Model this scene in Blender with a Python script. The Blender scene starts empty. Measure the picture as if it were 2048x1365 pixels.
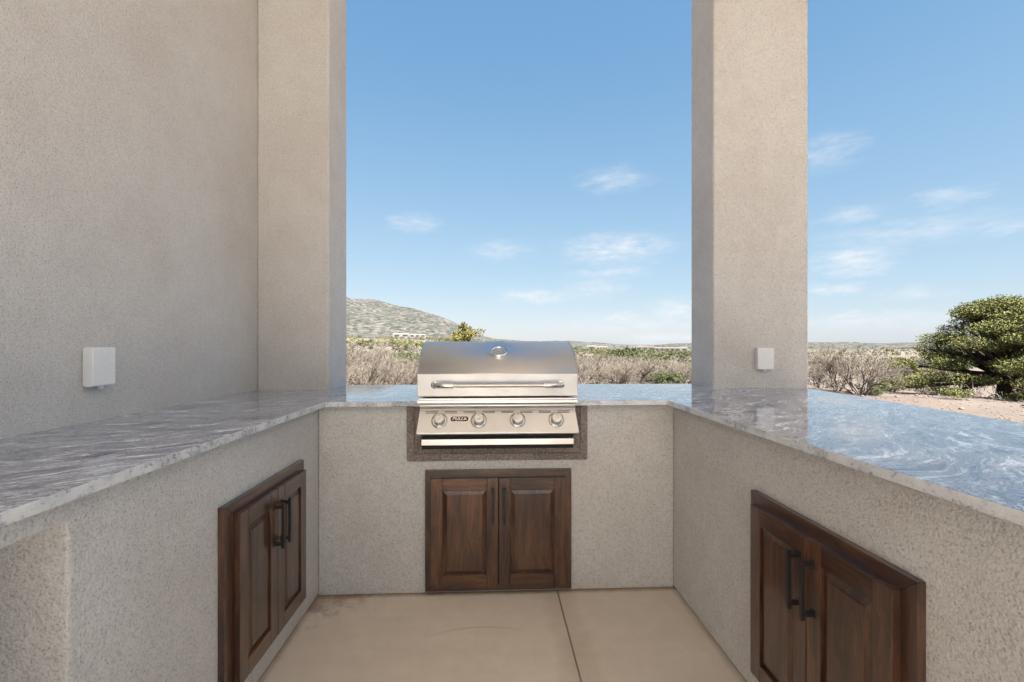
import bpy, bmesh, math, random
import numpy as np
from mathutils import Vector, Matrix

sc = bpy.context.scene
COL = sc.collection
PI = math.pi
rad = math.radians

# ------------------------------------------------------------------ camera
FPX = 914.0                      # focal length in pixels of the 2048 px wide photograph
YAW = rad(2.57)
EYE = 1.20
cam_d = bpy.data.cameras.new('camera')
cam_d.sensor_width = 36.0
cam_d.lens = FPX / 2048 * 36.0
cam_d.shift_y = 8.5 / 2048
cam_d.clip_start = 0.05
cam_d.clip_end = 6000
cam = bpy.data.objects.new('camera', cam_d)
cam.location = (0, 0, EYE)
cam.rotation_euler = (PI / 2, 0, -YAW)
COL.objects.link(cam)
sc.camera = cam

# ------------------------------------------------------------------ light
SUN_EL = rad(55)
SUN_AZ = rad(150)                # direction towards the sun, clockwise from +Y (behind the camera, to the right)
sd = Vector((math.sin(SUN_AZ) * math.cos(SUN_EL), math.cos(SUN_AZ) * math.cos(SUN_EL), math.sin(SUN_EL)))
sun_d = bpy.data.lights.new('sun', 'SUN')
sun_d.energy = 5.0
sun_d.angle = rad(0.53)
sun_d.color = (1.0, 0.98, 0.95)
sun = bpy.data.objects.new('sun', sun_d)
sun.rotation_euler = sd.to_track_quat('Z', 'Y').to_euler()
sun.location = sd * 50
COL.objects.link(sun)

sc.view_settings.view_transform = 'Standard'
sc.view_settings.look = 'None'
sc.view_settings.exposure = 2.65
sc.view_settings.gamma = 1.0
sc.view_settings.use_curve_mapping = False


def pxdir(u, v=691.0):
    """direction (per metre of camera depth) of a pixel of the 2048 px photograph"""
    xc = (u - 1024) / FPX
    return (xc * math.cos(YAW) + math.sin(YAW), -xc * math.sin(YAW) + math.cos(YAW), -(v - 691) / FPX)


world = bpy.data.worlds.new('World')
sc.world = world
world.use_nodes = True
wn = world.node_tree
wn.nodes.clear()
wl = wn.links


def N(nt, typ, **kw):
    n = nt.nodes.new(typ)
    for k, v in kw.items():
        if k == 'ins':
            for a, b in v.items():
                n.inputs[a].default_value = b
        else:
            setattr(n, k, v)
    return n


def build_world():
    out = N(wn, 'ShaderNodeOutputWorld')
    bg = N(wn, 'ShaderNodeBackground', ins={'Strength': 0.059})
    sky = N(wn, 'ShaderNodeTexSky', sky_type='NISHITA')
    sky.sun_disc = False
    sky.sun_elevation = SUN_EL
    sky.sun_rotation = SUN_AZ
    sky.altitude = 300
    sky.air_density = 1.0
    sky.dust_density = 0.6
    sky.ozone_density = 1.0
    tc = N(wn, 'ShaderNodeTexCoord')
    sep = N(wn, 'ShaderNodeSeparateXYZ')
    wl.new(tc.outputs['Generated'], sep.inputs[0])
    az = N(wn, 'ShaderNodeMath', operation='ARCTAN2')
    wl.new(sep.outputs[0], az.inputs[0]); wl.new(sep.outputs[1], az.inputs[1])
    el = N(wn, 'ShaderNodeMath', operation='ARCSINE')
    wl.new(sep.outputs[2], el.inputs[0])
    comb = N(wn, 'ShaderNodeCombineXYZ')
    wl.new(az.outputs[0], comb.inputs[0]); wl.new(el.outputs[0], comb.inputs[1])
    # wispy distortion
    mp = N(wn, 'ShaderNodeMapping'); mp.inputs['Scale'].default_value = (9, 26, 1)
    wl.new(comb.outputs[0], mp.inputs[0])
    nz = N(wn, 'ShaderNodeTexNoise', ins={'Scale': 2.0, 'Detail': 7.0, 'Roughness': 0.62})
    wl.new(mp.outputs[0], nz.inputs['Vector'])
    sub = N(wn, 'ShaderNodeVectorMath', operation='SUBTRACT'); sub.inputs[1].default_value = (.5, .5, .5)
    wl.new(nz.outputs['Color'], sub.inputs[0])
    mul = N(wn, 'ShaderNodeVectorMath', operation='MULTIPLY'); mul.inputs[1].default_value = (0.12, 0.035, 0)
    wl.new(sub.outputs[0], mul.inputs[0])
    add = N(wn, 'ShaderNodeVectorMath', operation='ADD')
    wl.new(comb.outputs[0], add.inputs[0]); wl.new(mul.outputs[0], add.inputs[1])

    def group(cl):
        last = None
        for (u, v, w, h) in cl:
            d = pxdir(u, v)
            a0 = math.atan2(d[0], d[1]); e0 = math.atan2(d[2], math.hypot(d[0], d[1]))
            d2 = pxdir(u + w, v); wa = abs(math.atan2(d2[0], d2[1]) - a0)
            d3 = pxdir(u, v - h); he = abs(math.atan2(d3[2], math.hypot(d3[0], d3[1])) - e0)
            m = N(wn, 'ShaderNodeVectorMath', operation='MULTIPLY_ADD')
            wa *= 1.2; he *= 1.15
            m.inputs[1].default_value = (1 / wa, 1 / he, 0)
            m.inputs[2].default_value = (-a0 / wa, -e0 / he, 0)
            wl.new(add.outputs[0], m.inputs[0])
            L = N(wn, 'ShaderNodeVectorMath', operation='LENGTH')
            wl.new(m.outputs[0], L.inputs[0])
            if last is None:
                last = L.outputs['Value']
            else:
                mn = N(wn, 'ShaderNodeMath', operation='SMOOTH_MIN'); mn.inputs[2].default_value = 0.3
                wl.new(last, mn.inputs[0]); wl.new(L.outputs['Value'], mn.inputs[1])
                last = mn.outputs[0]
        return last
    strong = group([(1232, 498, 80, 26), (1072, 593, 56, 12), (1240, 637, 24, 9), (1700, 517, 70, 20), (1722, 534, 52, 16),
                    (1350, 622, 42, 20), (1655, 582, 44, 9), (1680, 638, 60, 10), (1325, 677, 70, 12),
                    (-600, 520, 160, 50), (-300, 350, 90, 40), (2600, 560, 120, 30), (2900, 400, 200, 60)])
    faint = group([(1228, 358, 46, 18), (1000, 500, 44, 15), (1190, 577, 46, 16), (830, 447, 34, 14), (1650, 305, 48, 26),
                   (1820, 462, 150, 20), (1700, 430, 46, 12), (1830, 587, 60, 10), (1900, 395, 55, 14), (1860, 650, 30, 9),
                   (2010, 455, 60, 10), (1220, 545, 60, 10), (1280, 650, 140, 18), (1780, 640, 160, 12)])

    def ramp(src, a, b, k):
        mr = N(wn, 'ShaderNodeMapRange', interpolation_type='SMOOTHSTEP')
        mr.inputs['From Min'].default_value = a; mr.inputs['From Max'].default_value = b
        mr.inputs['To Min'].default_value = k; mr.inputs['To Max'].default_value = 0
        wl.new(src, mr.inputs['Value'])
        return mr.outputs[0]
    s1 = ramp(strong, 0.0, 1.6, .92)
    s2 = ramp(faint, 0.0, 1.8, 0.50)
    mx = N(wn, 'ShaderNodeMath', operation='MAXIMUM')
    wl.new(s1, mx.inputs[0]); wl.new(s2, mx.inputs[1])
    # break up
    mp2 = N(wn, 'ShaderNodeMapping'); mp2.inputs['Scale'].default_value = (16, 50, 1)
    wl.new(comb.outputs[0], mp2.inputs[0])
    n2 = N(wn, 'ShaderNodeTexNoise', ins={'Scale': 1.6, 'Detail': 6.0, 'Roughness': 0.6})
    wl.new(mp2.outputs[0], n2.inputs['Vector'])
    r2 = N(wn, 'ShaderNodeMapRange'); r2.inputs['From Min'].default_value = .24; r2.inputs['From Max'].default_value = .72
    wl.new(n2.outputs['Fac'], r2.inputs['Value'])
    mm = N(wn, 'ShaderNodeMath', operation='MULTIPLY')
    wl.new(mx.outputs[0], mm.inputs[0]); wl.new(r2.outputs[0], mm.inputs[1])
    # soft even veil towards the horizon
    hv = N(wn, 'ShaderNodeMapRange', interpolation_type='SMOOTHSTEP')
    hv.inputs['From Min'].default_value = 0.0; hv.inputs['From Max'].default_value = 0.62
    hv.inputs['To Min'].default_value = 0.20; hv.inputs['To Max'].default_value = 0.0
    wl.new(el.outputs[0], hv.inputs['Value'])
    veil = N(wn, 'ShaderNodeMixRGB'); veil.inputs[2].default_value = (1.9, 2.25, 2.5, 1)
    wl.new(hv.outputs[0], veil.inputs[0])
    hs = N(wn, 'ShaderNodeHueSaturation', ins={'Saturation': 1.0, 'Value': 1.0})
    wl.new(sky.outputs[0], hs.inputs['Color'])
    sp3 = N(wn, 'ShaderNodeSeparateColor'); cb3 = N(wn, 'ShaderNodeCombineColor')
    wl.new(hs.outputs[0], sp3.inputs[0])
    for i, (g, k) in enumerate(((.76, .54), (.52, .86), (.34, 1.32))):      # camera response: highlights rolled off
        p = N(wn, 'ShaderNodeMath', operation='POWER'); p.inputs[1].default_value = g
        q = N(wn, 'ShaderNodeMath', operation='MULTIPLY'); q.inputs[1].default_value = k
        wl.new(sp3.outputs[i], p.inputs[0]); wl.new(p.outputs[0], q.inputs[0]); wl.new(q.outputs[0], cb3.inputs[i])
    gain = cb3
    wl.new(gain.outputs[0], veil.inputs[1])
    mix = N(wn, 'ShaderNodeMixRGB'); mix.inputs[2].default_value = (2.55, 2.62, 2.72, 1)
    wl.new(mm.outputs[0], mix.inputs[0]); wl.new(veil.outputs[0], mix.inputs[1])
    wl.new(mix.outputs[0], bg.inputs['Color'])
    wl.new(bg.outputs[0], out.inputs[0])


build_world()

# ------------------------------------------------------------------ helpers


def tag(o, label=None, cat=None, group=None, kind=None):
    if label: o['label'] = label
    if cat: o['category'] = cat
    if group: o['group'] = group
    if kind: o['kind'] = kind
    return o


def empty(name, loc=(0, 0, 0), rz=0.0):
    o = bpy.data.objects.new(name, None)
    o.empty_display_size = 0.1
    o.location = loc
    o.rotation_euler = (0, 0, rz)
    COL.objects.link(o)
    return o


def link(name, me, mat=None, parent=None, loc=None):
    o = bpy.data.objects.new(name, me)
    COL.objects.link(o)
    if mat and len(me.materials) == 0: me.materials.append(mat)
    if parent: o.parent = parent
    if loc: o.location = loc
    return o


def bm_obj(name, bm, mat, parent=None, smooth=None, loc=None):
    bmesh.ops.recalc_face_normals(bm, faces=bm.faces)
    me = bpy.data.meshes.new(name)
    bm.to_mesh(me); bm.free()
    if smooth is not None:
        me.shade_smooth()
        try:
            me.set_sharp_from_angle(angle=rad(smooth))
        except Exception:
            pass
    o = link(name, me, mat, parent, loc)
    if smooth is not None:
        w = o.modifiers.new('weighted', 'WEIGHTED_NORMAL'); w.keep_sharp = True; w.weight = 100; w.mode = 'FACE_AREA'
    return o


def raw_mesh(name, verts, faces_n, k):
    """fast mesh: verts (n,3) array, faces (m,k) int array"""
    me = bpy.data.meshes.new(name)
    v = np.asarray(verts, dtype=np.float32); f = np.asarray(faces_n, dtype=np.int32)
    me.vertices.add(len(v)); me.vertices.foreach_set('co', v.ravel())
    m = len(f)
    me.loops.add(m * k); me.loops.foreach_set('vertex_index', f.ravel())
    me.polygons.add(m)
    me.polygons.foreach_set('loop_start', np.arange(0, m * k, k, dtype=np.int32))
    me.polygons.foreach_set('loop_total', np.full(m, k, dtype=np.int32))
    me.update(calc_edges=True)
    return me


def abox(bm, x0, x1, y0, y1, z0, z1, bev=0.0, seg=2):
    vs = [bm.verts.new(p) for p in ((x0, y0, z0), (x1, y0, z0), (x1, y1, z0), (x0, y1, z0),
                                    (x0, y0, z1), (x1, y0, z1), (x1, y1, z1), (x0, y1, z1))]
    fs = [bm.faces.new([vs[i] for i in q]) for q in ((0, 3, 2, 1), (4, 5, 6, 7), (0, 1, 5, 4), (1, 2, 6, 5), (2, 3, 7, 6), (3, 0, 4, 7))]
    if bev > 0:
        es = set()
        for f in fs: es.update(f.edges)
        bmesh.ops.bevel(bm, geom=list(es), offset=bev, segments=seg, profile=.5, affect='EDGES')


def box_obj(name, x0, x1, y0, y1, z0, z1, mat, parent=None, bev=0.0, seg=2, smooth=None):
    bm = bmesh.new(); abox(bm, x0, x1, y0, y1, z0, z1, bev, seg)
    return bm_obj(name, bm, mat, parent, smooth if smooth is not None else (40 if bev else None))


def prism(bm, pts, z0, z1, bev=0.0, seg=2, axis='Z', only_z=False):
    """extrude a polygon given as (a,b) pairs; axis Z: (x,y), Y: (x,z) X: (y,z)"""
    def P(a, b, c):
        return {'Z': (a, b, c), 'Y': (a, c, b), 'X': (c, a, b)}[axis]
    lo = [bm.verts.new(P(a, b, z0)) for a, b in pts]
    hi = [bm.verts.new(P(a, b, z1)) for a, b in pts]
    fs = [bm.faces.new(lo[::-1]), bm.faces.new(hi)]
    n = len(pts)
    for i in range(n):
        fs.append(bm.faces.new((lo[i], lo[(i + 1) % n], hi[(i + 1) % n], hi[i])))
    bmesh.ops.recalc_face_normals(bm, faces=fs)
    if bev > 0:
        es = set()
        for f in fs: es.update(f.edges)
        bmesh.ops.bevel(bm, geom=list(es), offset=bev, segments=seg, profile=.5, affect='EDGES')


def lathe(bm, prof, seg=32, M=None):
    """prof: (r, z) list revolved about z"""
    rings = []
    for r, z in prof:
        if r < 1e-6:
            rings.append([bm.verts.new((0, 0, z))])
        else:
            rings.append([bm.verts.new((r * math.cos(2 * PI * i / seg), r * math.sin(2 * PI * i / seg), z)) for i in range(seg)])
    for a, b in zip(rings, rings[1:]):
        for i in range(seg):
            j = (i + 1) % seg
            if len(a) == 1 and len(b) == 1: continue
            if len(a) == 1: bm.faces.new((a[0], b[i], b[j]))
            elif len(b) == 1: bm.faces.new((a[i], a[j], b[0]))
            else: bm.faces.new((a[i], a[j], b[j], b[i]))
    if M is not None:
        vs = [v for rg in rings for v in rg]
        bmesh.ops.transform(bm, matrix=M, verts=vs)


def tube(bm, pts, radii, seg=12, cap=True):
    rings = []
    pts = [Vector(p) for p in pts]
    ref = None
    for i, p in enumerate(pts):
        d = (pts[min(i + 1, len(pts) - 1)] - pts[max(i - 1, 0)]).normalized()
        if ref is None:
            ref = Vector((0, 0, 1)) if abs(d.z) < .9 else Vector((1, 0, 0))
        a = d.cross(ref).normalized(); b = d.cross(a).normalized(); ref = -b if False else ref
        r = radii[i] if hasattr(radii, '__len__') else radii
        rings.append([bm.verts.new(p + a * math.cos(2 * PI * k / seg) * r + b * math.sin(2 * PI * k / seg) * r) for k in range(seg)])
    for A, B in zip(rings, rings[1:]):
        for k in range(seg):
            j = (k + 1) % seg
            bm.faces.new((A[k], A[j], B[j], B[k]))
    if cap:
        bm.faces.new(rings[0][::-1]); bm.faces.new(rings[-1])


# ------------------------------------------------------------------ materials
class Mat:
    def __init__(self, name):
        self.m = bpy.data.materials.new(name); self.m.use_nodes = True
        self.nt = self.m.node_tree
        self.b = self.nt.nodes['Principled BSDF']
        self.tc = None

    def n(self, typ, **kw): return N(self.nt, typ, **kw)
    def l(self, a, b): self.nt.links.new(a, b)

    def coord(self, scale=(1, 1, 1), src='Object', rot=(0, 0, 0), offs=None):
        if self.tc is None: self.tc = self.n('ShaderNodeTexCoord')
        mp = self.n('ShaderNodeMapping'); mp.inputs['Scale'].default_value = scale; mp.inputs['Rotation'].default_value = rot
        self.l(self.tc.outputs[src], mp.inputs[0])
        if offs is not None: self.l(offs, mp.inputs['Location'])
        return mp.outputs[0]

    def noise(self, vec, scale, detail=4, rough=.5, dist=0.0):
        n = self.n('ShaderNodeTexNoise', ins={'Scale': scale, 'Detail': detail, 'Roughness': rough, 'Distortion': dist})
        self.l(vec, n.inputs['Vector']); return n.outputs['Fac']

    def ramp(self, fac, stops, interp='LINEAR'):
        r = self.n('ShaderNodeValToRGB'); r.color_ramp.interpolation = interp
        e = r.color_ramp.elements
        while len(e) < len(stops): e.new(.5)
        for i, (p, c) in enumerate(stops):
            e[i].position = p; e[i].color = (c[0], c[1], c[2], 1) if hasattr(c, '__len__') else (c, c, c, 1)
        self.l(fac, r.inputs[0]); return r.outputs[0]

    def mix(self, fac, a, b, mode='MIX'):
        m = self.n('ShaderNodeMixRGB', blend_type=mode)
        for i, x in ((0, fac), (1, a), (2, b)):
            if hasattr(x, 'links') or hasattr(x, 'is_linked'): self.l(x, m.inputs[i])
            elif hasattr(x, '__len__'): m.inputs[i].default_value = (x[0], x[1], x[2], 1)
            else: m.inputs[i].default_value = x if i == 0 else (x, x, x, 1)
        return m.outputs[0]

    def math(self, op, a, b=0.0, c=None):
        m = self.n('ShaderNodeMath', operation=op)
        for i, x in enumerate((a, b) if c is None else (a, b, c)):
            if hasattr(x, 'is_linked'): self.l(x, m.inputs[i])
            else: m.inputs[i].default_value = x
        return m.outputs[0]

    def bump(self, h, strength, dist, prev=None):
        b = self.n('ShaderNodeBump', ins={'Strength': strength, 'Distance': dist})
        self.l(h, b.inputs['Height'])
        if prev: self.l(prev, b.inputs['Normal'])
        return b.outputs[0]

    def set(self, **kw):
        names = {'color': 'Base Color', 'rough': 'Roughness', 'metal': 'Metallic', 'normal': 'Normal', 'ior': 'IOR', 'spec': 'Specular IOR Level',
                 'coat': 'Coat Weight', 'coat_rough': 'Coat Roughness', 'alpha': 'Alpha', 'aniso': 'Anisotropic', 'trans': 'Transmission Weight'}
        for k, v in kw.items():
            i = self.b.inputs[names[k]]
            if hasattr(v, 'is_linked'): self.l(v, i)
            elif hasattr(v, '__len__'): i.default_value = (v[0], v[1], v[2], 1)
            else: i.default_value = v
        return self.m


def mat_stucco(name, c, s=1.0):
    M = Mat(name)
    v = M.coord(src='Object')
    blot = M.noise(v, 1.7, 5, .6)
    fine = M.noise(v, 175 * s, 3, .68)
    vor = M.n('ShaderNodeTexVoronoi', feature='F1', ins={'Scale': 140 * s, 'Randomness': 1.0}); M.l(v, vor.inputs['Vector'])
    col = M.ramp(blot, [(.28, [c[0] * .93, c[1] * .905, c[2] * .89]), (.5, c), (.72, [c[0] * 1.04, c[1] * 1.06, c[2] * 1.06])])
    blot2 = M.noise(v, 9, 4, .65)
    col = M.mix(.5, col, M.ramp(blot2, [(.3, .92), (.7, 1.06)]), 'MULTIPLY')
    pit = M.ramp(fine, [(.33, .5), (.46, 1.0), (.62, 1.08)])
    mott = M.noise(v, 55, 4, .7)
    col = M.mix(.45, col, M.ramp(mott, [(.34, .84), (.5, 1.0), (.66, 1.08)]), 'MULTIPLY')
    col = M.mix(.75, col, pit, 'MULTIPLY')
    h = M.math('MULTIPLY_ADD', vor.outputs['Distance'], -0.7, fine)
    coarse = M.noise(v, 60 * s, 3, .55)
    b1 = M.bump(coarse, .3, .004)
    b2 = M.bump(h, .65, .0034, b1)
    return M.set(color=col, rough=.93, normal=b2, spec=.25)


def mat_concrete():
    M = Mat('concrete_floor')
    v = M.coord(src='Object')
    a = M.noise(v, .9, 6, .6); b = M.noise(v, 14, 5, .65)
    col = M.ramp(a, [(.28, (.62, .545, .46)), (.5, (.68, .605, .52)), (.72, (.72, .65, .565))])
    col = M.mix(.55, col, M.ramp(b, [(.3, .90), (.7, 1.05)]), 'MULTIPLY')
    # long trowel streaks
    st = M.noise(M.coord((1.0, 6, 1)), 2.2, 5, .6)
    col = M.mix(.35, col, M.ramp(st, [(.3, .9), (.7, 1.06)]), 'MULTIPLY')
    # dark specks
    vor = M.n('ShaderNodeTexVoronoi', ins={'Scale': 15.0, 'Randomness': 1.0}); M.l(v, vor.inputs['Vector'])
    col = M.mix(M.ramp(vor.outputs['Distance'], [(.022, .7), (.045, 0)]), col, (.10, .075, .055))
    geo = M.n('ShaderNodeNewGeometry')

    def blotch(cx, cy, r, edge_noise):
        s = M.n('ShaderNodeVectorMath', operation='DISTANCE'); M.l(geo.outputs['Position'], s.inputs[0]); s.inputs[1].default_value = (cx, cy, 0)
        d = M.math('MULTIPLY_ADD', M.math('SUBTRACT', edge_noise, .5), .75, s.outputs['Value'])
        return M.ramp(d, [(r * .5, 1), (r * 1.35, 0)])
    en = M.noise(v, 11, 6, .7)
    # water stain in the left corner
    col = M.mix(M.math('MULTIPLY', blotch(-.82, 2.24, .17, en), .58), col, (.21, .125, .08))
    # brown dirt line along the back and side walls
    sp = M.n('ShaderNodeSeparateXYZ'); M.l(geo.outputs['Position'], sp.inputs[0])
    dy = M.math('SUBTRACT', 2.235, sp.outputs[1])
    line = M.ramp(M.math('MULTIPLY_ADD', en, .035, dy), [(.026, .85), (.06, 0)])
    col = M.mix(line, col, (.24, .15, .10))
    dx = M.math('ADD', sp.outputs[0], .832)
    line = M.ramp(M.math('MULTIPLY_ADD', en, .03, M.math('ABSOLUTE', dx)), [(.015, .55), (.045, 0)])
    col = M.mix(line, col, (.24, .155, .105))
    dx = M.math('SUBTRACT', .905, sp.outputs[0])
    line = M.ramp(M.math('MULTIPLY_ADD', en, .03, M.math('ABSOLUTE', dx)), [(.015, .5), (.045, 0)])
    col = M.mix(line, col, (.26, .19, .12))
    # discoloured band along the control joint
    dj = M.math('ABSOLUTE', M.math('SUBTRACT', sp.outputs[0], .325))
    line = M.ramp(M.math('MULTIPLY_ADD', en, .09, dj), [(.05, .28), (.10, .16), (.14, 0)])
    col = M.mix(line, col, (.33, .25, .19))
    # arc-shaped scrape
    s = M.n('ShaderNodeVectorMath', operation='DISTANCE'); M.l(geo.outputs['Position'], s.inputs[0]); s.inputs[1].default_value = (-.04, 1.45, 0)
    arc = M.math('ABSOLUTE', M.math('SUBTRACT', s.outputs['Value'], .50))
    arcm = M.ramp(arc, [(.001, .7), (.005, 0)])
    lim = M.ramp(M.math('ABSOLUTE', M.math('ADD', sp.outputs[0], .07)), [(.10, .75), (.24, 0)])
    lim2 = M.ramp(M.math('SUBTRACT', sp.outputs[1], 1.75), [(.0, 0), (.05, 1)])
    ms = M.math('MULTIPLY', M.math('MULTIPLY', arcm, lim), lim2)
    col = M.mix(M.math('MULTIPLY', ms, M.ramp(b, [(.35, .3), (.6, 1)])), col, (.27, .19, .14))
    bn = M.bump(M.noise(v, 260, 3, .6), .18, .001)
    bn = M.bump(b, .1, .004, bn)
    return M.set(color=col, rough=.72, normal=bn, spec=.35)


def mat_granite():
    M = Mat('polished_granite')
    v = M.coord(src='Object')
    # flowing veins: warp then strongly stretched noise
    w = M.n('ShaderNodeTexNoise', ins={'Scale': 1.3, 'Detail': 3.0, 'Roughness': .5}); M.l(v, w.inputs['Vector'])
    vm = M.n('ShaderNodeVectorMath', operation='MULTIPLY_ADD'); M.l(w.outputs['Color'], vm.inputs[0]); vm.inputs[1].default_value = (.55, .55, .3); M.l(v, vm.inputs[2])
    mp = M.n('ShaderNodeMapping', vector_type='TEXTURE'); mp.inputs['Rotation'].default_value = (0, 0, rad(38)); mp.inputs['Scale'].default_value = (1 / 1.4, 1 / 4.6, .2)
    M.l(vm.outputs[0], mp.inputs[0])
    flow = M.noise(mp.outputs[0], 1.6, 9, .66, .5)
    mp2 = M.n('ShaderNodeMapping', vector_type='TEXTURE'); mp2.inputs['Rotation'].default_value = (0, 0, rad(38)); mp2.inputs['Scale'].default_value = (1 / 4.5, 1 / 17, .07)
    M.l(vm.outputs[0], mp2.inputs[0])
    fl2 = M.noise(mp2.outputs[0], 1.5, 7, .7, .8)
    sp = M.noise(v, 130, 3, .7)
    c1 = M.ramp(flow, [(.34, (.04, .045, .065)), (.43, (.13, .135, .165)), (.485, (.30, .28, .285)), (.515, (.66, .63, .61)), (.54, (.20, .20, .23)), (.62, (.10, .11, .14)), (.70, (.50, .47, .46))])
    c2 = M.ramp(fl2, [(.38, (.008, .009, .014)), (.44, (.10, .10, .125)), (.485, (.40, .38, .39)), (.52, (.045, .05, .07)), (.57, (.40, .38, .38)), (.63, (.80, .77, .75))])
    col = M.mix(.6, c1, c2)
    col = M.mix(1.0, col, (1.40, 1.50, 1.66), 'MULTIPLY')
    col = M.mix(.65, col, M.ramp(sp, [(.36, .25), (.46, 1.0), (.62, 1.2)]), 'MULTIPLY')
    # cut edge with dark flecks; sky reflection painted in as a paler blue-white
    geo = M.n('ShaderNodeNewGeometry'); sn = M.n('ShaderNodeSeparateXYZ'); M.l(geo.outputs['Normal'], sn.inputs[0])
    edge = M.ramp(M.math('ABSOLUTE', sn.outputs[2]), [(.35, 1), (.75, 0)])
    e1 = M.noise(v, 95, 4, .7); e2 = M.noise(v, 9, 4, .6)
    ecol = M.ramp(e2, [(.35, (.40, .42, .45)), (.5, (.66, .67, .69)), (.66, (.78, .78, .78))])
    ef = M.math('MULTIPLY', M.ramp(e1, [(.38, 1), (.46, 0)]), M.ramp(e2, [(.42, 1), (.60, .12)]))
    ecol = M.mix(ef, ecol, (.09, .10, .13))
    col = M.mix(edge, col, ecol)
    b0 = M.bump(M.noise(v, 2.2, 2, .4), .008, .01)
    eb = M.bump(e1, .55, .004)
    nm = M.n('ShaderNodeMix', data_type='VECTOR'); M.l(edge, nm.inputs[0]); M.l(b0, nm.inputs[4]); M.l(eb, nm.inputs[5])
    rg = M.mix(edge, .045, .32)
    return M.set(color=col, rough=rg, normal=nm.outputs[1], ior=1.85)


def mat_wood(name, axis):
    M = Mat(name)
    oi = M.n('ShaderNodeObjectInfo')
    cb = M.n('ShaderNodeCombineXYZ')
    r10 = M.math('MULTIPLY', oi.outputs['Random'], 17.0); M.l(r10, cb.inputs[0]); M.l(r10, cb.inputs[1]); M.l(r10, cb.inputs[2])
    sc3 = (1, 1, .11) if axis == 'Z' else (.11, 1, 1)
    v = M.coord(sc3, offs=cb.outputs[0])
    v0 = M.coord((1, 1, 1), offs=cb.outputs[0])
    wv = M.noise(v0, 5.0, 3, .5)
    vm = M.n('ShaderNodeVectorMath', operation='MULTIPLY_ADD')
    cw = M.n('ShaderNodeCombineXYZ'); M.l(wv, cw.inputs[0]); M.l(wv, cw.inputs[2]); M.l(cw.outputs[0], vm.inputs[0]); vm.inputs[1].default_value = (.05, 0, .05); M.l(v, vm.inputs[2])
    g = M.noise(vm.outputs[0], 38, 8, .70, .5)
    g2 = M.noise(v, 190, 3, .6)
    blot = M.noise(M.coord((1, 1, .45) if axis == 'Z' else (.45, 1, 1), offs=cb.outputs[0]), 7, 4, .55)
    dark = M.ramp(g, [(.32, (.014, .007, .006)), (.5, (.044, .018, .011)), (.68, (.105, .044, .025))])
    warm = M.ramp(g, [(.32, (.050, .019, .009)), (.5, (.125, .050, .021)), (.68, (.215, .095, .040))])
    at = M.n('ShaderNodeAttribute', attribute_type='OBJECT', attribute_name='tone')
    f = M.math('ADD', M.math('MULTIPLY', M.math('SUBTRACT', blot, .5), 2.4), at.outputs['Fac'])
    cl = M.n('ShaderNodeClamp'); M.l(f, cl.inputs[0])
    col = M.mix(cl.outputs[0], dark, warm)
    # the base coat worn redder low down, knots
    kv = M.n('ShaderNodeTexVoronoi', ins={'Scale': 3.2}); M.l(v0, kv.inputs['Vector'])
    col = M.mix(M.ramp(kv.outputs['Distance'], [(.02, .7), (.07, 0)]), col, (.012, .007, .005))
    col = M.mix(.5, col, M.ramp(g2, [(.3, .72), (.65, 1.15)]), 'MULTIPLY')
    bn = M.bump(g, .08, .002)
    rg = M.ramp(blot, [(.3, .30), (.7, .42)])
    return M.set(color=col, rough=rg, normal=bn, coat=.9, coat_rough=.10)


def mat_steel(name, base, rough, brush=True, axis='X'):
    M = Mat(name)
    kw = dict(color=base, rough=rough, metal=1.0)
    if brush:
        v = M.coord((1.5, 900, 900) if axis == 'X' else (900, 900, 1.5))
        n = M.noise(v, 1.0, 2, .6)
        kw['normal'] = M.bump(n, .12, .0006)
        big = M.noise(M.coord((3, 3, 3)), 2.0, 4, .6)
        kw['rough'] = M.ramp(big, [(.3, rough * .9), (.7, rough * 1.15)])
        kw['color'] = M.mix(.35, base, M.ramp(n, [(.2, .82), (.8, 1.0)]), 'MULTIPLY')
        kw['aniso'] = .5
    return M.set(**kw)


def mat_plain(name, c, rough=.5, metal=0.0, **kw):
    M = Mat(name)
    v = M.coord()
    n = M.noise(v, 40, 4, .6)
    col = M.mix(.4, c, M.ramp(n, [(.3, .9), (.7, 1.05)]), 'MULTIPLY')
    return M.set(color=col, rough=rough, metal=metal, **kw)


def mat_tile():
    M = Mat('pebbled_tile')
    oi = M.n('ShaderNodeObjectInfo')
    v = M.coord()
    vor = M.n('ShaderNodeTexVoronoi', ins={'Scale': 210.0}); M.l(v, vor.inputs['Vector'])
    n = M.noise(v, 120, 4, .7)
    col = M.ramp(n, [(.32, (.10, .078, .07)), (.5, (.24, .19, .168)), (.68, (.42, .35, .31))])
    col = M.mix(.8, col, M.ramp(oi.outputs['Random'], [(0, .72), (1, 1.12)]), 'MULTIPLY')
    sp = M.ramp(vor.outputs['Color'], [(.90, 0), (.96, .6)])
    col = M.mix(sp, col, (.50, .45, .41))
    bn = M.bump(vor.outputs['Distance'], .7, .002)
    return M.set(color=col, rough=.6, normal=bn)


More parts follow.
